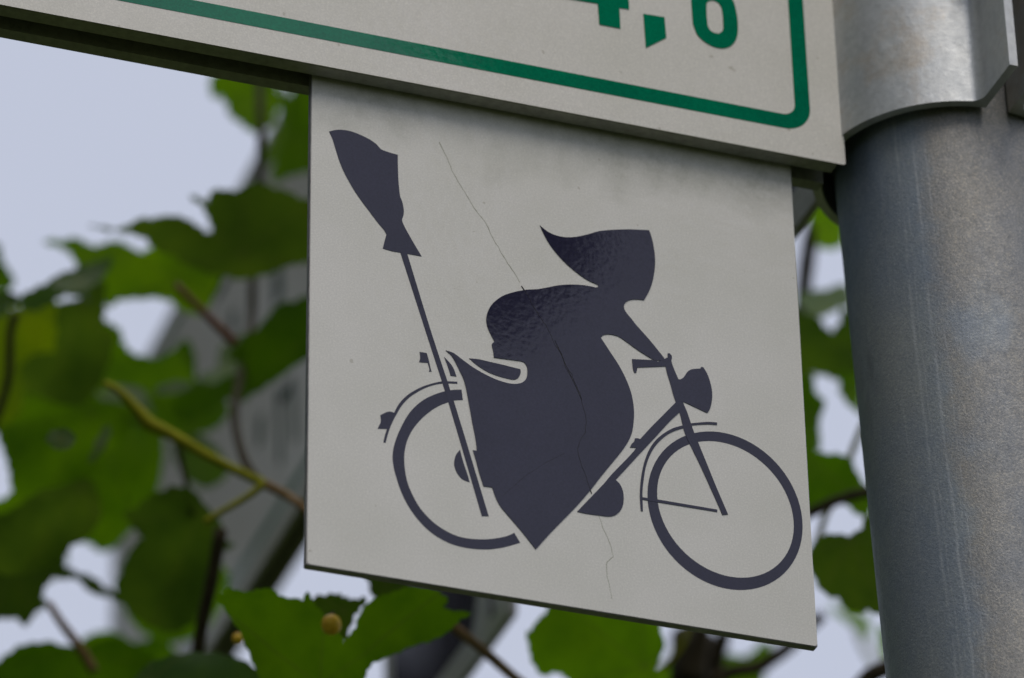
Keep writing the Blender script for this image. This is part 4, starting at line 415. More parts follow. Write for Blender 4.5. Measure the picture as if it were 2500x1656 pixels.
def math_node(n, l, op, a, b=None):
    m = n.new('ShaderNodeMath')
    m.operation = op
    for i, v in enumerate((a, b)):
        if v is None:
            continue
        if isinstance(v, (int, float)):
            m.inputs[i].default_value = v
        else:
            l.new(v, m.inputs[i])
    return m.outputs[0]


def sheeting_mat(name, base, grime_z=None, grime_h=0.02):
    """white reflective sheeting: fine bead grain, faint blotches, algae film where grime_z is given"""
    m, n, l, b = new_mat(name)
    grain = ramp_of(n, l, noise(n, l, 1900, 2.0, 0.7), [(0.3, (0.9, 0.9, 0.9)), (0.55, (1, 1, 1)), (0.74, (1.16, 1.16, 1.15))])
    blot = ramp_of(n, l, noise(n, l, 38, 4.0), [(0.35, (0.955, 0.96, 0.94)), (0.65, (1.02, 1.02, 1.02))])
    c = mix_col(n, l, 1.0, base, grain, 'MULTIPLY')
    c = mix_col(n, l, 1.0, c, blot, 'MULTIPLY')
    spots = ramp_of(n, l, noise(n, l, 330, 1.0), [(0.77, (0, 0, 0)), (0.785, (1, 1, 1))])
    c = mix_col(n, l, math_node(n, l, 'MULTIPLY', spots, 0.35), c, (0.20, 0.17, 0.09))
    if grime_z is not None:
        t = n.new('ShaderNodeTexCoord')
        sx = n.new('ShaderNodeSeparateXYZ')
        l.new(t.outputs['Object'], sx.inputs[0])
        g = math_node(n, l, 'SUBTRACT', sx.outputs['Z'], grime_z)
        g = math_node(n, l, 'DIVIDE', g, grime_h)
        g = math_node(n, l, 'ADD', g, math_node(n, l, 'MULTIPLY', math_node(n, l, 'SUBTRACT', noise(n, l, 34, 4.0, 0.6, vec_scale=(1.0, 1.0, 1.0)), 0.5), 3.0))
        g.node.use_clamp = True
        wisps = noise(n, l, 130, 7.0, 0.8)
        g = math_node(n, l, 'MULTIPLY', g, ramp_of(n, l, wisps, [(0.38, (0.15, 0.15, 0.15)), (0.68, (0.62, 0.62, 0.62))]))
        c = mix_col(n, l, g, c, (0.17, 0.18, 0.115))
    l.new(c, b.inputs['Base Color'])
    b.inputs['Roughness'].default_value = 0.42
    b.inputs['Specular IOR Level'].default_value = 0.4
    b.inputs['Coat Weight'].default_value = 0.6
    b.inputs['Coat Roughness'].default_value = 0.06
    l.new(bump(n, l, noise(n, l, 330, 2.0), 0.14, 0.0006), b.inputs['Coat Normal'])
    return m


def print_mat(name, base, rough=0.3):
    """ink or cut film on the sheeting: dark pigment under a glossy orange-peel clear coat"""
    m, n, l, b = new_mat(name)
    v = ramp_of(n, l, noise(n, l, 1500, 2.0, 0.7), [(0.3, (0.82, 0.82, 0.84)), (0.7, (1.2, 1.2, 1.18))])
    w = ramp_of(n, l, noise(n, l, 45, 3.0), [(0.35, (0.9, 0.9, 0.92)), (0.65, (1.1, 1.1, 1.08))])
    c = mix_col(n, l, 1.0, mix_col(n, l, 1.0, base, v, 'MULTIPLY'), w, 'MULTIPLY')
    l.new(c, b.inputs['Base Color'])
    b.inputs['Roughness'].default_value = rough
    b.inputs['Specular IOR Level'].default_value = 0.0
    b.inputs['Coat Weight'].default_value = 1.0
    b.inputs['Coat Roughness'].default_value = 0.05
    l.new(bump(n, l, noise(n, l, 480, 1.0), 0.019, 0.0005), b.inputs['Coat Normal'])
    return m


def metal_mat(name, base, rough, grain, streak, warm=0.0, metallic=0.9, dirt=0.0):
    m, n, l, b = new_mat(name)
    g1 = ramp_of(n, l, noise(n, l, 420, 5.0, 0.7), [(0.3, (1 - grain,) * 3), (0.7, (1 + grain,) * 3)])
    g2 = ramp_of(n, l, noise(n, l, 26, 5.0, 0.6), [(0.3, (0.82, 0.85, 0.9)), (0.7, (1.1, 1.08, 1.04))])
    st = ramp_of(n, l, noise(n, l, 90, 4.0, 0.6, vec_scale=(1, 1, 0.035)), [(0.35, (1 - streak,) * 3), (0.7, (1 + streak,) * 3)])
    c = mix_col(n, l, 1.0, base, g1, 'MULTIPLY')
    c = mix_col(n, l, 1.0, c, g2, 'MULTIPLY')
    c = mix_col(n, l, 1.0, c, st, 'MULTIPLY')
    if warm:
        wmask = ramp_of(n, l, noise(n, l, 48, 5.0, 0.7), [(0.52, (0, 0, 0)), (0.7, (1, 1, 1))])
        c = mix_col(n, l, math_node(n, l, 'MULTIPLY', wmask, warm), c, (0.40, 0.30, 0.19))
    if dirt:
        dm = ramp_of(n, l, noise(n, l, 75, 6.0, 0.65), [(0.66, (0, 0, 0)), (0.78, (1, 1, 1))])
        c = mix_col(n, l, math_node(n, l, 'MULTIPLY', dm, dirt), c, (0.06, 0.06, 0.055))
    l.new(c, b.inputs['Base Color'])
    b.inputs['Metallic'].default_value = metallic
    r = ramp_of(n, l, noise(n, l, 300, 4.0, 0.7), [(0.3, (rough - 0.07,) * 3), (0.7, (rough + 0.1,) * 3)])
    l.new(r, b.inputs['Roughness'])
    l.new(bump(n, l, noise(n, l, 700, 4.0, 0.7), 0.25, 0.0004), b.inputs['Normal'])
    return m


def leaf_mat(name, top, trans, amount, gloss=0.18):
    """thin leaf: diffuse and translucent green with palmate veins drawn from the leaf's own coordinates"""
    m, n, l, b = new_mat(name)
    uv = n.new('ShaderNodeUVMap')
    uv.uv_map = 'leaf'
    sx = n.new('ShaderNodeSeparateXYZ')
    l.new(uv.outputs['UV'], sx.inputs[0])
    ang = math_node(n, l, 'ARCTAN2', sx.outputs['X'], sx.outputs['Y'])
    rad = math_node(n, l, 'SQRT', math_node(n, l, 'ADD', math_node(n, l, 'POWER', sx.outputs['X'], 2.0), math_node(n, l, 'POWER', sx.outputs['Y'], 2.0)))
    fold = math_node(n, l, 'ABSOLUTE', math_node(n, l, 'SINE', math_node(n, l, 'MULTIPLY', ang, 3.5)))
    dist = math_node(n, l, 'MULTIPLY', fold, rad)
    vein = ramp_of(n, l, dist, [(0.0, (1, 1, 1)), (0.055, (0, 0, 0))])
    oi = n.new('ShaderNodeObjectInfo')
    var = ramp_of(n, l, oi.outputs['Random'], [(0.0, (0.82, 0.86, 0.8)), (1.0, (1.18, 1.12, 1.0))])
    blot = ramp_of(n, l, noise(n, l, 45, 5.0, 0.65), [(0.28, (0.62, 0.70, 0.8)), (0.5, (1, 1, 1)), (0.72, (1.35, 1.22, 1.0))])
    ct = mix_col(n, l, 1.0, mix_col(n, l, 1.0, top, var, 'MULTIPLY'), blot, 'MULTIPLY')
    ct = mix_col(n, l, math_node(n, l, 'MULTIPLY', vein, 0.6), ct, (0.16, 0.20, 0.06))
    cx = mix_col(n, l, 1.0, mix_col(n, l, 1.0, trans, var, 'MULTIPLY'), blot, 'MULTIPLY')
    cx = mix_col(n, l, math_node(n, l, 'MULTIPLY', vein, 0.55), cx, (0.09, 0.10, 0.02))
    l.new(ct, b.inputs['Base Color'])
    b.inputs['Roughness'].default_value = 0.48
    b.inputs['Specular IOR Level'].default_value = gloss
    l.new(bump(n, l, vein, 0.3, 0.0006), b.inputs['Normal'])
    tr = n.new('ShaderNodeBsdfTranslucent')
    l.new(cx, tr.inputs['Color'])
    ms = n.new('ShaderNodeMixShader')
    ms.inputs['Fac'].default_value = amount
    l.new(b.outputs[0], ms.inputs[1])
    l.new(tr.outputs[0], ms.inputs[2])
    l.new(ms.outputs[0], n['Material Output'].inputs['Surface'])
    return m


def plain_mat(name, lo, hi, scale, rough=0.8, spec=0.3, stretch=None):
    m, n, l, b = new_mat(name)
    src = noise(n, l, scale, 5.0, 0.65, vec_scale=stretch)
    l.new(ramp_of(n, l, src, [(0.3, lo), (0.7, hi)]), b.inputs['Base Color'])
    b.inputs['Roughness'].default_value = rough
    b.inputs['Specular IOR Level'].default_value = spec
    l.new(bump(n, l, src, 0.3, 0.0012), b.inputs['Normal'])
    return m


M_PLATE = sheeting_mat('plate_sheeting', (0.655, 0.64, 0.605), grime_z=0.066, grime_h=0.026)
M_SIGN = sheeting_mat('sign_sheeting', (0.67, 0.645, 0.60))
M_INK = print_mat('violet_black_ink', (0.021, 0.020, 0.043))
M_GREEN = print_mat('green_film', (0.0006, 0.165, 0.085))
M_REAR_INK = print_mat('dark_green_print', (0.001, 0.055, 0.04))
M_ALU = metal_mat('weathered_aluminium', (0.52, 0.53, 0.53), 0.42, 0.10, 0.12, warm=0.5, metallic=0.62, dirt=0.3)
M_PROFILE = metal_mat('dirty_aluminium_profile', (0.34, 0.34, 0.29), 0.55, 0.2, 0.05, metallic=0.5, dirt=0.7)
M_EDGE = metal_mat('plate_cut_edge', (0.36, 0.35, 0.36), 0.5, 0.2, 0.12, metallic=0.6, dirt=0.6)
M_STEEL = metal_mat('bolt_steel', (0.45, 0.45, 0.45), 0.35, 0.1, 0.0)
M_LEAF = [
    leaf_mat('young_leaf', (0.055, 0.100, 0.006), (0.30, 0.60, 0.005), 0.66),
    leaf_mat('mature_leaf', (0.035, 0.072, 0.008), (0.18, 0.39, 0.005), 0.60),
    leaf_mat('old_leaf', (0.034, 0.062, 0.014), (0.10, 0.19, 0.012), 0.50),
    leaf_mat('waxy_leaf', (0.07, 0.125, 0.045), (0.12, 0.25, 0.02), 0.42, gloss=0.3),
    leaf_mat('fresh_leaf', (0.052, 0.095, 0.006), (0.185, 0.39, 0.004), 0.58),
    leaf_mat('lime_leaf', (0.08, 0.12, 0.006), (0.42, 0.60, 0.004), 0.68),
]
M_CANE = [
    plain_mat('green_cane', (0.22, 0.24, 0.010), (0.36, 0.36, 0.022), 160, 0.6, 0.12),
    plain_mat('tan_cane', (0.15, 0.09, 0.035), (0.30, 0.19, 0.085), 220, 0.7, 0.3, (1, 1, 0.3)),
    plain_mat('bark_cane', (0.022, 0.019, 0.011), (0.060, 0.046, 0.026), 240, 0.85, 0.2, (1, 1, 0.25)),
    plain_mat('red_petiole', (0.11, 0.035, 0.018), (0.17, 0.07, 0.03), 200, 0.5, 0.4),
]
M_GRASS = plain_mat('rough_grass', (0.035, 0.050, 0.016), (0.080, 0.095, 0.035), 3.0, 0.95, 0.1)
M_BARK = plain_mat('tree_bark', (0.04, 0.032, 0.022), (0.09, 0.07, 0.05), 14, 0.9, 0.2, (1, 1, 0.2))


def galvanised_pole():
    m, n, l, b = new_mat('galvanised_steel')
    t = n.new('ShaderNodeTexCoord')
    sx = n.new('ShaderNodeSeparateXYZ')
    l.new(t.outputs['Object'], sx.inputs[0])
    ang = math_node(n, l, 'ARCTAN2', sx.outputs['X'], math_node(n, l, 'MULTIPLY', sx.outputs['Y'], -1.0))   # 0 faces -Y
    fine = ramp_of(n, l, noise(n, l, 1500, 3.0, 0.75), [(0.28, (0.72, 0.74, 0.77)), (0.52, (1, 1, 1)), (0.75, (1.75, 1.6, 1.36))])
    fine2 = ramp_of(n, l, noise(n, l, 520, 6.0, 0.8, vec_scale=(1, 1, 0.7)), [(0.3, (0.86, 0.87, 0.89)), (0.7, (1.14, 1.12, 1.08))])
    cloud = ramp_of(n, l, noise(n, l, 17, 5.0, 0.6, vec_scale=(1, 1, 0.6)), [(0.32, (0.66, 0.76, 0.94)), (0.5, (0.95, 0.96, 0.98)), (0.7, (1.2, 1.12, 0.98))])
    # zinc spangle changes at the weld seam; sky blue and sun warmth painted in
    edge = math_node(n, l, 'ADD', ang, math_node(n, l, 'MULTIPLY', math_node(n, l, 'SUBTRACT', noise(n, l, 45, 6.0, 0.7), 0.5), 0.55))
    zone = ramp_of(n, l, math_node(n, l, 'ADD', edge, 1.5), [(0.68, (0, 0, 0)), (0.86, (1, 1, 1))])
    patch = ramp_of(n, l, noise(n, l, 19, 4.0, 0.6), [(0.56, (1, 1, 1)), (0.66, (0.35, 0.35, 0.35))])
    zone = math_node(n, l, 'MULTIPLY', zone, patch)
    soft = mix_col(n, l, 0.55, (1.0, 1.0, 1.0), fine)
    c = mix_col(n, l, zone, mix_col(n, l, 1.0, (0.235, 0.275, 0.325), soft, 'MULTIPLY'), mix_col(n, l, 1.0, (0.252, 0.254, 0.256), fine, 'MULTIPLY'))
    c = mix_col(n, l, 1.0, c, fine2, 'MULTIPLY')
    c = mix_col(n, l, 1.0, c, cloud, 'MULTIPLY')
    # drawn zinc runs along the weld seam
    wob = math_node(n, l, 'MULTIPLY', math_node(n, l, 'SUBTRACT', noise(n, l, 16, 6.0, 0.65), 0.5), 0.12)
    a2 = math_node(n, l, 'ADD', ang, wob)
    for centre, width, amt in ((-0.95, 0.022, 0.42), (-0.90, 0.012, 0.25), (-0.80, 0.018, 0.32), (-0.70, 0.010, 0.2), (-1.14, 0.012, 0.15)):
        d = math_node(n, l, 'ABSOLUTE', math_node(n, l, 'SUBTRACT', a2, centre))
        msk = math_node(n, l, 'SUBTRACT', 1.0, math_node(n, l, 'DIVIDE', d, width))
        msk.node.use_clamp = True
        brk = ramp_of(n, l, noise(n, l, 130, 5.0, 0.75, vec_scale=(1, 1, 0.3)), [(0.38, (0, 0, 0)), (0.60, (1, 1, 1))])
        c = mix_col(n, l, math_node(n, l, 'MULTIPLY', math_node(n, l, 'MULTIPLY', msk, brk), amt), c, (0.62, 0.64, 0.68))
    stain = ramp_of(n, l, noise(n, l, 38, 5.0, 0.6, vec_scale=(1, 1, 0.35)), [(0.62, (0, 0, 0)), (0.78, (1, 1, 1))])
    c = mix_col(n, l, math_node(n, l, 'MULTIPLY', stain, 0.6), c, (0.07, 0.07, 0.075))
    scr = ramp_of(n, l, noise(n, l, 210, 3.0, 0.5, vec_scale=(1.0, 1.0, 0.05)), [(0.70, (0, 0, 0)), (0.74, (1, 1, 1))])
    gate = ramp_of(n, l, noise(n, l, 30, 2.0), [(0.52, (0, 0, 0)), (0.6, (1, 1, 1))])
    c = mix_col(n, l, math_node(n, l, 'MULTIPLY', math_node(n, l, 'MULTIPLY', scr, gate), 0.6), c, (0.09, 0.09, 0.10))
    rust = ramp_of(n, l, noise(n, l, 62, 3.0, 0.6), [(0.755, (0, 0, 0)), (0.775, (1, 1, 1))])
    c = mix_col(n, l, math_node(n, l, 'MULTIPLY', rust, 0.8), c, (0.10, 0.055, 0.03))
    l.new(c, b.inputs['Base Color'])
    b.inputs['Metallic'].default_value = 0.42
    l.new(ramp_of(n, l, noise(n, l, 330, 4.0, 0.7), [(0.3, (0.36,) * 3), (0.7, (0.58,) * 3)]), b.inputs['Roughness'])
    l.new(bump(n, l, noise(n, l, 1300, 4.0, 0.75), 0.5, 0.0004), b.inputs['Normal'])
    return m


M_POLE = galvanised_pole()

# ------------------------------------------------------------------ ground and unseen trees, added beside and behind the camera to block light
gm = mesh_of('ground', [(-600, -600, 0), (600, -600, 0), (600, 600, 0), (-600, 600, 0)], [(0, 1, 2, 3)])
go = link('ground', gm, M_GRASS)
go['kind'] = 'structure'


def make_tree(x, y, h, rad, label, seed, base=0.0, leaf=0.11, count=5200, at=None):
    rnd = random.Random(seed)
    root = empty('unseen_tree', (x, y, 0), label, 'tree')
    th = h * 0.62
    trunk = [(0, 0, 0), (0.05, 0.03, th * 0.3), (-0.04, 0.06, th * 0.65), (0.02, 0.0, th)]
    bm_parts = [tube_mesh('trunk', trunk, [0.17, 0.13, 0.1, 0.05], 12, 4, 0.06)]
    link('trunk', bm_parts[0], M_BARK, root, True)
    clumps = []
    for dx, dy, z, cr in at or ():
        c = Vector((dx, dy, z))
        clumps.append((c, cr))
        s = Vector((0, 0, min(z - 0.15, th))) if cr > 0.2 else clumps[0][0]
        link('limb', tube_mesh('limb', [s, (s + c) / 2 + Vector((0, 0, 0.08)), c], [0.05, 0.03, 0.008] if cr > 0.2 else [0.012, 0.008, 0.003], 7, 3), M_BARK, root, True)
    for i in range(0 if at else 16):
        a = rnd.uniform(0, 6.283)
        z = rnd.uniform(base + 0.22 * h, h * 0.93)
        f = math.sin(math.pi * min(max((z - base) / (h - base), 0.08), 0.95)) ** 0.6
        r = rad * f * rnd.uniform(0.35, 0.85)
        c = Vector((r * math.cos(a), r * math.sin(a), z))
        clumps.append((c, rad * rnd.uniform(0.38, 0.58)))
        s = Vector((0, 0, min(z * 0.6, th)))
        link('limb', tube_mesh('limb', [s, (s + c) / 2 + Vector((0, 0, 0.12)), c], [0.05, 0.035, 0.012], 7, 3), M_BARK, root, True)
    verts, faces = [], []
    for i in range(count):
        c, cr = clumps[i % len(clumps)]
        d = Vector((rnd.gauss(0, 1), rnd.gauss(0, 1), rnd.gauss(0, 1))).normalized() * cr * rnd.random() ** 0.4
        p = c + d
        if p.z < 0.1:
            continue
        n = (d.normalized() + Vector((rnd.gauss(0, .6), rnd.gauss(0, .6), rnd.gauss(0.4, .6)))).normalized()
        u = n.cross(Vector((rnd.gauss(0, 1), rnd.gauss(0, 1), rnd.gauss(0, 1)))).normalized()
        v = n.cross(u)
        s = leaf * rnd.uniform(0.6, 1.25) * min(1.0, 0.25 + cr * 1.5)
        k = len(verts)
        verts += [p - u * s, p + v * s * 0.5 + n * s * 0.12, p + u * s, p - v * s * 0.5 + n * s * 0.12]
        faces.append((k, k + 1, k + 2, k + 3))
    me = mesh_of('crown', verts, faces)
    link('crown', me, M_LEAF[2], root)
    return root


make_tree(-3.3, -0.9, 6.8, 1.9, 'unseen tall dark broadleaf tree added left of the signpost to block light, nearest the camera', 3, count=7000)
make_tree(-2.6, 1.5, 6.0, 1.5, 'unseen broad dark broadleaf tree added close behind the left side of the vine to block light', 4, count=7000)
make_tree(-1.25, 4.3, 8.2, 1.25, 'unseen slim dark broadleaf tree added in the distance behind the vine to darken the rear sign', 6, base=1.5, count=4300)
make_tree(3.2, -5.0, 10.0, 1.25, 'unseen high crowned broadleaf tree standing behind the camera on the right, shaped for its reflection', 5, count=8000,
          at=[(-0.95, 0.15, 6.55, 0.62), (-0.35, 0.3, 6.7, 0.7), (-0.5, -0.2, 7.2, 0.8), (0.3, 0.0, 7.1, 0.9), (0.1, 0.4, 7.9, 0.8), (-0.4, -0.1, 8.3, 0.7),
              (-1.37, 0.13, 5.75, 0.115), (-1.42, 0.12, 5.625, 0.07)])  # unseen crown, clumps and sprays shaped for their dark reflection in the signs

# ------------------------------------------------------------------ signpost: leaning galvanised tube in a concrete foot
POLE_X, POLE_Y, POLE_R, LEAN = 0.1313, 0.004, 0.036, -0.032
post_base_x = POLE_X - LEAN * (SIGN_Z + 0.097)
post = empty('signpost', (post_base_x, POLE_Y, 0), 'thick round galvanised steel signpost at the right edge, holding the cycle route signs', 'post')
H = SIGN_Z + 0.75
verts, faces = [], []
NS, NH = 96, 12
for i in range(NH + 1):
    z = H * i / NH
    for k in range(NS):
        a = 2 * math.pi * k / NS
        verts.append((POLE_R * math.cos(a), POLE_R * math.sin(a), z))
for i in range(NH):
    for k in range(NS):
        k2 = (k + 1) % NS
        faces.append((i * NS + k, i * NS + k2, (i + 1) * NS + k2, (i + 1) * NS + k))
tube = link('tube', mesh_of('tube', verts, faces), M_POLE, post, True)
tube.rotation_euler = (0, math.atan(LEAN), 0)
capv = [(0.0385 * math.cos(a), 0.0385 * math.sin(a)) for a in [2 * math.pi * k / 48 for k in range(48)]]
cap = link('cap', prism('cap', capv, lambda u, v, h: (u, v, h), H - 0.02, H + 0.008), plain_mat('black_plastic', (0.02, 0.02, 0.02), (0.03, 0.03, 0.03), 60, 0.5), post)
cap.rotation_euler = (0, math.atan(LEAN), 0)
foot = link('foot', prism('foot', [(0.16 * math.cos(2 * math.pi * k / 40), 0.16 * math.sin(2 * math.pi * k / 40)) for k in range(40)], lambda u, v, h: (u, v, h), -0.1, 0.035),
            plain_mat('concrete', (0.22, 0.21, 0.19), (0.34, 0.33, 0.30), 40, 0.9), post)

# ------------------------------------------------------------------ clamps
CL_X, CL_Y = 0.1285, 0.004


def clamp_profile(side):
    """half shell with a bolting tab front and back; side -1 = left half"""
    ro, ri, t0, t1, tl = 40.4, 37.6, 3.7, 6.4, 60.0
    # outer outline from the front tab round to the rear tab, then back along the inside
    a0 = math.asin((t1 + 3.2) / ro)
    pts = [(-t0, -tl), (-t1, -tl)]
    # fillet between tab and shell
    px, py = -(t1 + 3.2), -math.sqrt(ro**2 - (t1 + 3.2) ** 2)
    for s in range(6):
        t = s / 5
        p0, p1, p2 = Vector((-t1, py - 5.0)), Vector((-t1, py - 0.9)), Vector((px, py))
        q = (1 - t) ** 2 * p0 + 2 * t * (1 - t) * p1 + t * t * p2
        pts.append((q.x, q.y))
    n = 40
    for i in range(1, n):
        a = -math.pi / 2 - a0 - (math.pi - 2 * a0) * i / n
        pts.append((ro * math.cos(a), ro * math.sin(a)))
    for s in range(6):
        t = s / 5
        p2, p1, p0 = Vector((-t1, -py + 5.0)), Vector((-t1, -py + 0.9)), Vector((px, -py))
        q = (1 - t) ** 2 * p0 + 2 * t * (1 - t) * p1 + t * t * p2
        pts.append((q.x, q.y))
    pts += [(-t1, tl), (-t0, tl)]
    b0 = math.asin(t0 / ri)
    for i in range(n + 1):
        a = math.pi / 2 + b0 + (math.pi - 2 * b0) * i / n
        pts.append((ri * math.cos(a), ri * math.sin(a)))
    return [(x * MM * (1 if side < 0 else -1), y * MM) for x, y in pts]


def auto_smooth(me, deg=35):
    bm = bmesh.new()
    bm.from_mesh(me)
    for f in bm.faces:
        f.smooth = True
    for e in bm.edges:
        if len(e.link_faces) != 2 or e.calc_face_angle(0) > math.radians(deg):
            e.smooth = False
    bm.to_mesh(me)
    bm.free()
    return me


def make_clamp(z, h, rotz, label):
    root = empty('pole_clamp', (CL_X + LEAN * 0.2 * 0, CL_Y, z), label, 'clamp', 'aluminium clamps round the signpost', rotz)
    for side in (-1, 1):
        me = auto_smooth(prism('half_shell', clamp_profile(side), lambda u, v, hh: (u, v, hh), 0, h))
        link('half_shell', me, M_ALU, root)
    for zz in (0.052, h - 0.052):
        for yy in (-0.052, 0.052):
            hexa = [(6.5 * MM * math.cos(math.radians(60 * k)), 6.5 * MM * math.sin(math.radians(60 * k))) for k in range(6)]
            shank = [(4 * MM * math.cos(math.radians(30 * k)), 4 * MM * math.sin(math.radians(30 * k))) for k in range(12)]
            fn = lambda u, v, hh, yy=yy, zz=zz: (hh, yy + u, zz + v)
            bo = link('bolt', prism('bolt', shank, fn, -0.013, 0.0175), M_STEEL, root)
            link('bolt_head', prism('bolt_head', hexa, fn, -0.0125, -0.0066), M_STEEL, bo)
            link('nut', prism('nut', hexa, fn, 0.0066, 0.0128), M_STEEL, bo)
    return root


make_clamp(SIGN_Z + 0.097, 0.228, 0.0, 'bright aluminium clamp with bolting tabs, holding the end of the large green bordered sign')
make_clamp(SIGN_Z + 0.342, 0.21, math.pi / 2, 'upper aluminium clamp on the post, holding the sign that points away')

# ------------------------------------------------------------------ direction signs: hollow profile with a slot along its underside
def make_arm(name, loc, rotz, label, zlo, zhi, xl, xr):
    """local frame: x along the arm (ends at xr by the post), face towards -y, z up; millimetres from loc"""
    root = empty(name, loc, label, 'sign', 'cycle direction signs on the signpost', rotz)
    yf, l1, l2, yb = -7.0, -1.8, 4.1, 9.0
    section = [(yf + 0.1, zlo + 0.8), (yf + 0.6, zlo), (l1, zlo), (l1, zlo + 26), (l2, zlo + 26), (l2, zlo), (yb - 0.6, zlo), (yb, zlo + 0.8),
               (yb, zhi - 0.8), (yb - 0.6, zhi), (yf + 0.6, zhi), (yf + 0.1, zhi - 0.8)]
    body = prism('profile', [(y * MM, z * MM) for y, z in section], lambda u, v, h: (h, u, v), xl * MM, (xr - 2.6) * MM)
    link('profile', body, M_PROFILE, root)
    fl = [(xl, zlo), (xr, zlo), (xr, zhi), (xl, zhi)]
    fn = lambda u, v, h: (u * MM, h * MM, v * MM)
    link('face', prism('face', rounded_rect(xl, xr, zlo, zhi, 0.9, 3), fn, yf + 1.6 - 1.5, yf), M_SIGN, root)
    return root, fn, yf


# front sign, pointing left out of the picture
ZB, XR = 86.25, 90.3
front, fn, yf = make_arm('direction_sign', (0, 0, SIGN_Z), 0.0,
                         'large white direction sign with green border and number 4,6, pointing left from the post', ZB, ZB + 250, -812.0, XR)
link('border', ring('border', rounded_rect(-802.0, 79.75, 95.5, 326.8, 8.8, 10), rounded_rect(-797.0, 74.8, 100.6, 321.8, 4.2, 10), fn, yf - 0.0, yf - 0.10), M_GREEN, front)
four = [(12.75, 120.3), (19.45, 120.3), (19.4, 127.9), (22.5, 128.0), (22.5, 133.4), (19.4, 133.4), (19.4, 155.4), (11.6, 155.4), (-0.6, 133.0), (-0.6, 127.4), (12.5, 127.9)]
four_hole = [(12.6, 147.4), (12.6, 133.3), (5.2, 133.2)]
link('digit_four', film('digit_four', [four, four_hole], fn, yf, yf - 0.22), M_GREEN, front)
comma = [(27.03, 127.43), (33.84, 127.78), (34.11, 120.19), (27.39, 115.02)]
link('comma', film('comma', [comma], fn, yf, yf - 0.22), M_GREEN, front)
six = [(42.95, 127.8), (43.3, 126.3), (44.2, 123.7), (45.8, 122.05), (47.8, 120.9), (50, 120.3), (52.4, 120.45), (54.6, 121.6), (56.4, 123.8), (57.35, 126.6), (57.7, 130.1),
       (57.5, 134.3), (56.6, 139.0), (54.9, 141.3), (52.5, 142.4), (50, 142.5), (47.7, 142.0), (47.7, 146), (48.4, 148.8), (50, 150.2), (51.6, 149.6), (52.5, 148), (52.8, 146.2),
       (57.6, 146.8), (57.2, 149.5), (56, 152.5), (54, 154.6), (51.2, 155.5), (48.5, 155), (45.8, 153.3), (43.8, 150.2), (42.9, 146.5)]
six_hole = [(47.72, 128.3), (48.3, 126.5), (49.6, 125.6), (51.2, 125.6), (52.5, 126.9), (52.85, 128.5), (52.7, 135.2), (51.8, 137.1), (50.3, 137.8), (48.8, 137.3), (47.8, 136.0)]
link('digit_six', film('digit_six', [smooth_loop(six), smooth_loop(six_hole)[::-1]], fn, yf, yf - 0.22), M_GREEN, front)

# rear sign, pointing away: seen out of focus between the leaves (local x runs along world -y there)
REAR_X = 129.0
rear, rfn, ryf = make_arm('direction_sign', (REAR_X * MM, 0, SIGN_Z), -math.pi / 2,
                          'blurred white direction sign with green edging behind the vine leaves, pointing away from the post', 331.0, 562.0, -955.0, -36.0)
link('border', ring('border', rounded_rect(-944.0, -47.0, 341.0, 552.0, 8.8, 10), rounded_rect(-938.5, -52.5, 346.5, 546.5, 4.2, 10), rfn, ryf, ryf - 0.10), M_GREEN, rear)
for strokes in ([[(-672, 408), (-666, 408), (-662, 366), (-668, 366)], [(-650, 396), (-644, 396), (-641, 366), (-647, 366)], [(-668, 402), (-646, 402), (-646, 396), (-668, 396)]],
                [[(-700, 409), (-692, 409), (-694, 394), (-702, 394)]],
                [[(-776, 524), (-740, 524), (-740, 518), (-776, 518)]],
                [[(-678, 475), (-666, 475), (-664, 456), (-678, 456)]],
                [[(-748, 494), (-738, 494), (-738, 482), (-748, 482)]],
                [[(-895, 489), (-858, 484), (-858, 477), (-895, 482)]]):
    for s in strokes:
        link('letter_stroke', film('letter_stroke', [s], rfn, ryf, ryf - 0.22), M_REAR_INK, rear)

# ------------------------------------------------------------------ small plates slotted into the signs
def make_plate(loc, rotz, turn, label, zlo, zhi, xl, xr):
    root = empty('route_plate', loc, label, 'sign', 'route plates hanging under the direction signs')
    root.rotation_euler = (0, turn, rotz)
    link('plate', box_mesh('plate', xl * MM, xr * MM, 0.05 * MM, 3.0 * MM, zlo * MM, zhi * MM, 0.25 * MM), M_EDGE, root)
    loop = rounded_rect(xl + 0.15, xr - 0.15, zlo + 0.15, zhi - 0.15, 1.0, 4)
    f = lambda u, v, h: (u * MM, h * MM, v * MM)
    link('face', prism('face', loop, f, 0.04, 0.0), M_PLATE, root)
    return root, f


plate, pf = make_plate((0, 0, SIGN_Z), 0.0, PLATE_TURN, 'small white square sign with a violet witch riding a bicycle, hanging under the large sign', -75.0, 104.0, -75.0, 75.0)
order = ['rear_tyre', 'rear_mudguard', 'hub', 'reflector', 'broomstick', 'broom', 'cloak_flap', 'saddle', 'mudguard_stay', 'front_mudguard', 'frame_tube', 'fork', 'headlamp', 'witch_figure']
for i, key in enumerate(order):
    h = 0.05 + 0.012 * (i + 1)
    link(key, film(key, [smooth_loop(PICTOGRAM[key])], pf, 0.0, -h), M_INK, plate)
link('front_tyre', ring('front_tyre', FRONT_TYRE[0], FRONT_TYRE[1], pf, 0.0, -0.062), M_INK, plate)


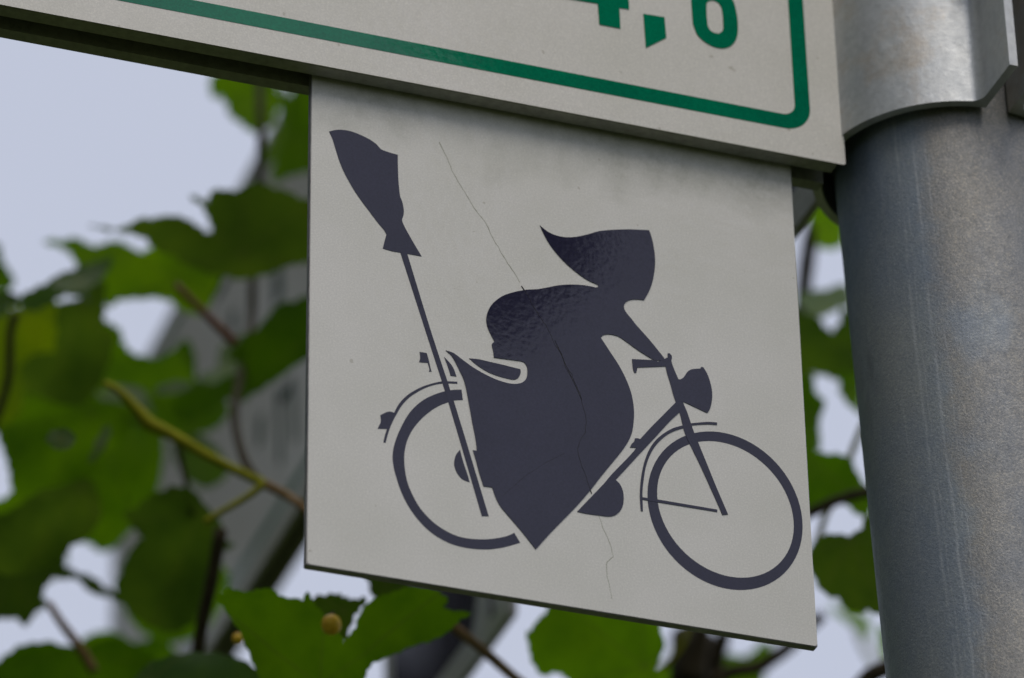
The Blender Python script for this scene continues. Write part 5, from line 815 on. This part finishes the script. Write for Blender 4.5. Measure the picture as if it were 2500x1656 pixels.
def crack_mesh(name, pts, w, h):
    """a fine split in the film: a thin raised lip following the crack"""
    rnd = random.Random(5)
    P = []
    for a, b in zip(pts[:-1], pts[1:]):
        for s in range(3):
            t = s / 3
            P.append(Vector((a[0] * (1 - t) + b[0] * t + rnd.uniform(-.12, .12), a[1] * (1 - t) + b[1] * t)))
    verts, faces = [], []
    for i, q in enumerate(P):
        d = (P[min(i + 1, len(P) - 1)] - P[max(i - 1, 0)]).normalized()
        nrm = Vector((-d.y, d.x))
        ww = w * rnd.uniform(0.7, 1.25)
        for off, hh in ((-ww, 0.0), (-ww * .35, -h), (ww * .35, -h), (ww, 0.0)):
            verts.append(pf(q.x + nrm.x * off, q.y + nrm.y * off, hh))
    for i in range(len(P) - 1):
        for k in range(3):
            faces.append((i * 4 + k, i * 4 + k + 1, i * 4 + k + 5, i * 4 + k + 4))
    return mesh_of(name, verts, faces)


M_CRACK = plain_mat('grimy_crack', (0.22, 0.22, 0.16), (0.42, 0.42, 0.35), 300, 0.8)
M_CRACK_DARK = plain_mat('dark_crack', (0.004, 0.004, 0.006), (0.01, 0.01, 0.012), 300, 0.6)
c0 = CRACKS[0]
link('crack', crack_mesh('crack', c0[:14], 0.12, 0.03), M_CRACK, plate)
link('crack', crack_mesh('crack', c0[13:40], 0.13, 0.27), M_CRACK_DARK, plate)
link('crack', crack_mesh('crack', c0[39:], 0.09, 0.03), M_CRACK, plate)
link('crack', crack_mesh('crack', CRACKS[1], 0.08, 0.25), M_CRACK_DARK, plate)

for y0, lab in ((393.0, 'blurred grey route plate with dark picture, behind the tan cane below the witch sign'),
                (70.0, 'pale route plate glimpsed as a small triangle between witch sign and post')):
    pl, f2 = make_plate((REAR_X * MM, 0, SIGN_Z), -math.pi / 2, 0.0, lab, 149.0, 352.0, -(y0 + 150), -y0)
    xo = -(y0 + 150)
    pic = [(xo + 12, 163), (xo + 12, 318), (xo + 122, 318), (xo + 118, 250), (xo + 124, 200), (xo + 108, 163)]
    link('picture', film('picture', [pic], f2, 0.0, -0.08), M_INK, pl)
    band = [(xo + 128, 158), (xo + 124, 200), (xo + 126, 230), (xo + 130, 230), (xo + 129, 200), (xo + 132, 158)]
    link('picture_edge', film('picture_edge', [band], f2, 0.0, -0.08), M_INK, pl)

# ------------------------------------------------------------------ grape vine behind the signs
vine = empty('grape_vine', (0.10, 0.62, 0), 'green leafy grape vine with a few yellow berries climbing behind the signs', 'vine')
VB = vine.location.copy()


def leaf_mesh(outline, seed, bend=1.0, tooth=1.1):
    rnd = random.Random(seed)
    # resample with fine teeth
    P = [Vector(p) for p in outline]
    loop = []
    area = sum(P[i - 1].x * P[i].y - P[i].x * P[i - 1].y for i in range(len(P)))
    sgn = 1 if area > 0 else -1
    for i in range(len(P)):
        a, b = P[i], P[(i + 1) % len(P)]
        d = b - a
        k = max(1, int(d.length / 2.0))
        nrm = Vector((d.y, -d.x)).normalized() * sgn if d.length > 1e-6 else Vector((0, 0))
        for s in range(k):
            q = a + d * (s / k)
            if (s + i) % 2 == 1:
                q = q + nrm * tooth * rnd.uniform(0.3, 1.0)
            loop.append(q)
    n = len(loop)
    inner = []
    xs = [q.x for q in loop]
    ys = [q.y for q in loop]
    st = max(4.0, (max(xs) - min(xs)) / 12)
    x = min(xs) + st / 2
    while x < max(xs):
        y = min(ys) + st / 2
        while y < max(ys):
            inner.append(Vector((x + rnd.uniform(-.2, .2) * st, y + rnd.uniform(-.2, .2) * st)))
            y += st
        x += st
    co, _, fc, _, _, _ = delaunay_2d_cdt(loop + inner, [], [list(range(n))], 1, 1e-4)
    a1, a2 = rnd.uniform(0, 6.28), rnd.uniform(0.6, 1.3)
    verts = []
    for q in co:
        r = q.length
        ang = math.atan2(q.x, q.y)
        z = -bend * 0.0035 * r * r + 0.075 * r * abs(math.sin(3.5 * ang)) + 1.9 * math.sin(q.x * 0.11 * a2 + a1) * math.cos(q.y * 0.13)
        verts.append((q.x * MM, q.y * MM, z * MM))
    me = mesh_of('leaf', verts, [tuple(f) for f in fc if len(f) >= 3])
    uvl = me.uv_layers.new(name='leaf')
    for lp in me.loops:
        c = co[lp.vertex_index]
        uvl.data[lp.index].uv = (c.x / 30.0, c.y / 30.0)
    return me


def put_leaf(me, O, u, v, tone, parent):
    o = link('leaf', me, M_LEAF[tone] if not me.materials else None, parent, True)
    u, v = Vector(u).normalized(), Vector(v)
    w = u.cross(v).normalized()
    v = w.cross(u)
    o.matrix_world = Matrix.Translation(Vector(O)) @ Matrix((u, v, w)).transposed().to_4x4()
    o.matrix_parent_inverse = Matrix.Identity(4)
    mw = Matrix.Translation(Vector(O) - parent.location) @ Matrix((u, v, w)).transposed().to_4x4()
    o.matrix_basis = mw
    return o


for i, (O, u, v, tone, outline) in enumerate(LEAVES):
    put_leaf(leaf_mesh(smooth_loop(outline, 2, 60), i, bend=0.35 if tone != 3 else 0.2, tooth=0.75 if tone == 4 else 1.15), O, u, v, tone, vine)

# more of the same vine, behind the signs and outside the picture
def grape_outline(size, seed):
    rnd = random.Random(seed)
    base = [(0, 1.0), (14, 0.82), (24, 0.62), (33, 0.60), (45, 0.80), (58, 0.90), (72, 0.76), (84, 0.60), (96, 0.58), (110, 0.70), (125, 0.72), (142, 0.58), (158, 0.45), (172, 0.30), (180, 0.10)]
    pts = [(a, r) for a, r in base] + [(360 - a, r) for a, r in base[-2:0:-1]]
    out = []
    for a, r in pts:
        rr = r * size * rnd.uniform(0.92, 1.08)
        t = math.radians(a)
        out.append((rr * math.sin(t), rr * math.cos(t)))
    return out


GEN = [leaf_mesh(smooth_loop(grape_outline(s, k), 3, 75), 90 + k, 1.0, 1.2) for k, s in enumerate((36, 42, 30, 46))]
for me, tn in zip(GEN, (1, 2, 1, 2)):
    me.materials.append(M_LEAF[tn])
for k, (O, u, v) in enumerate(FILL):
    put_leaf(GEN[k % 4], O, u, v, 1, vine)

for pts, r, mt in CANES:
    loc = [Vector(q) - VB for q in pts]
    if mt == 2 and max(r) > 4.5:                      # the two old trunks go on down to the ground
        a = loc[-1]
        loc += [a + Vector((-0.01, 0.02, -0.5)), Vector((a.x * 0.5, a.y * 0.5 + 0.02, -1.0 + 0.4)), Vector((a.x * 0.4, 0.03, -0.05))]
        loc[-2].z = 0.8
        r = list(r) + [r[-1] * 1.3, r[-1] * 1.6, r[-1] * 2.0]
    link('cane', tube_mesh('cane', loc, [q * MM for q in r], 12, 5, 0.035), M_CANE[mt], vine, True)

M_BERRY = plain_mat('yellow_berry', (0.80, 0.42, 0.02), (0.88, 0.62, 0.05), 190, 0.35, 0.3)
for P, r in BERRIES:
    bm = bmesh.new()
    bmesh.ops.create_uvsphere(bm, u_segments=24, v_segments=16, radius=r * MM)
    for vt in bm.verts:
        vt.co.z *= 1.07
        if vt.co.z < -r * MM * 0.9:
            vt.co.z *= 0.93
    me = bpy.data.meshes.new('berry')
    bm.to_mesh(me)
    bm.free()
    o = link('berry', me, M_BERRY, vine, True)
    o.location = Vector(P) - VB
    stalk = tube_mesh('stalk', [(0, 0, r * MM), (0.0006, 0.001, r * MM * 1.5), (0.002, 0.004, r * MM * 2.1)], [0.0006, 0.0005, 0.0005], 8, 3)
    link('stalk', stalk, M_CANE[2], o, True)
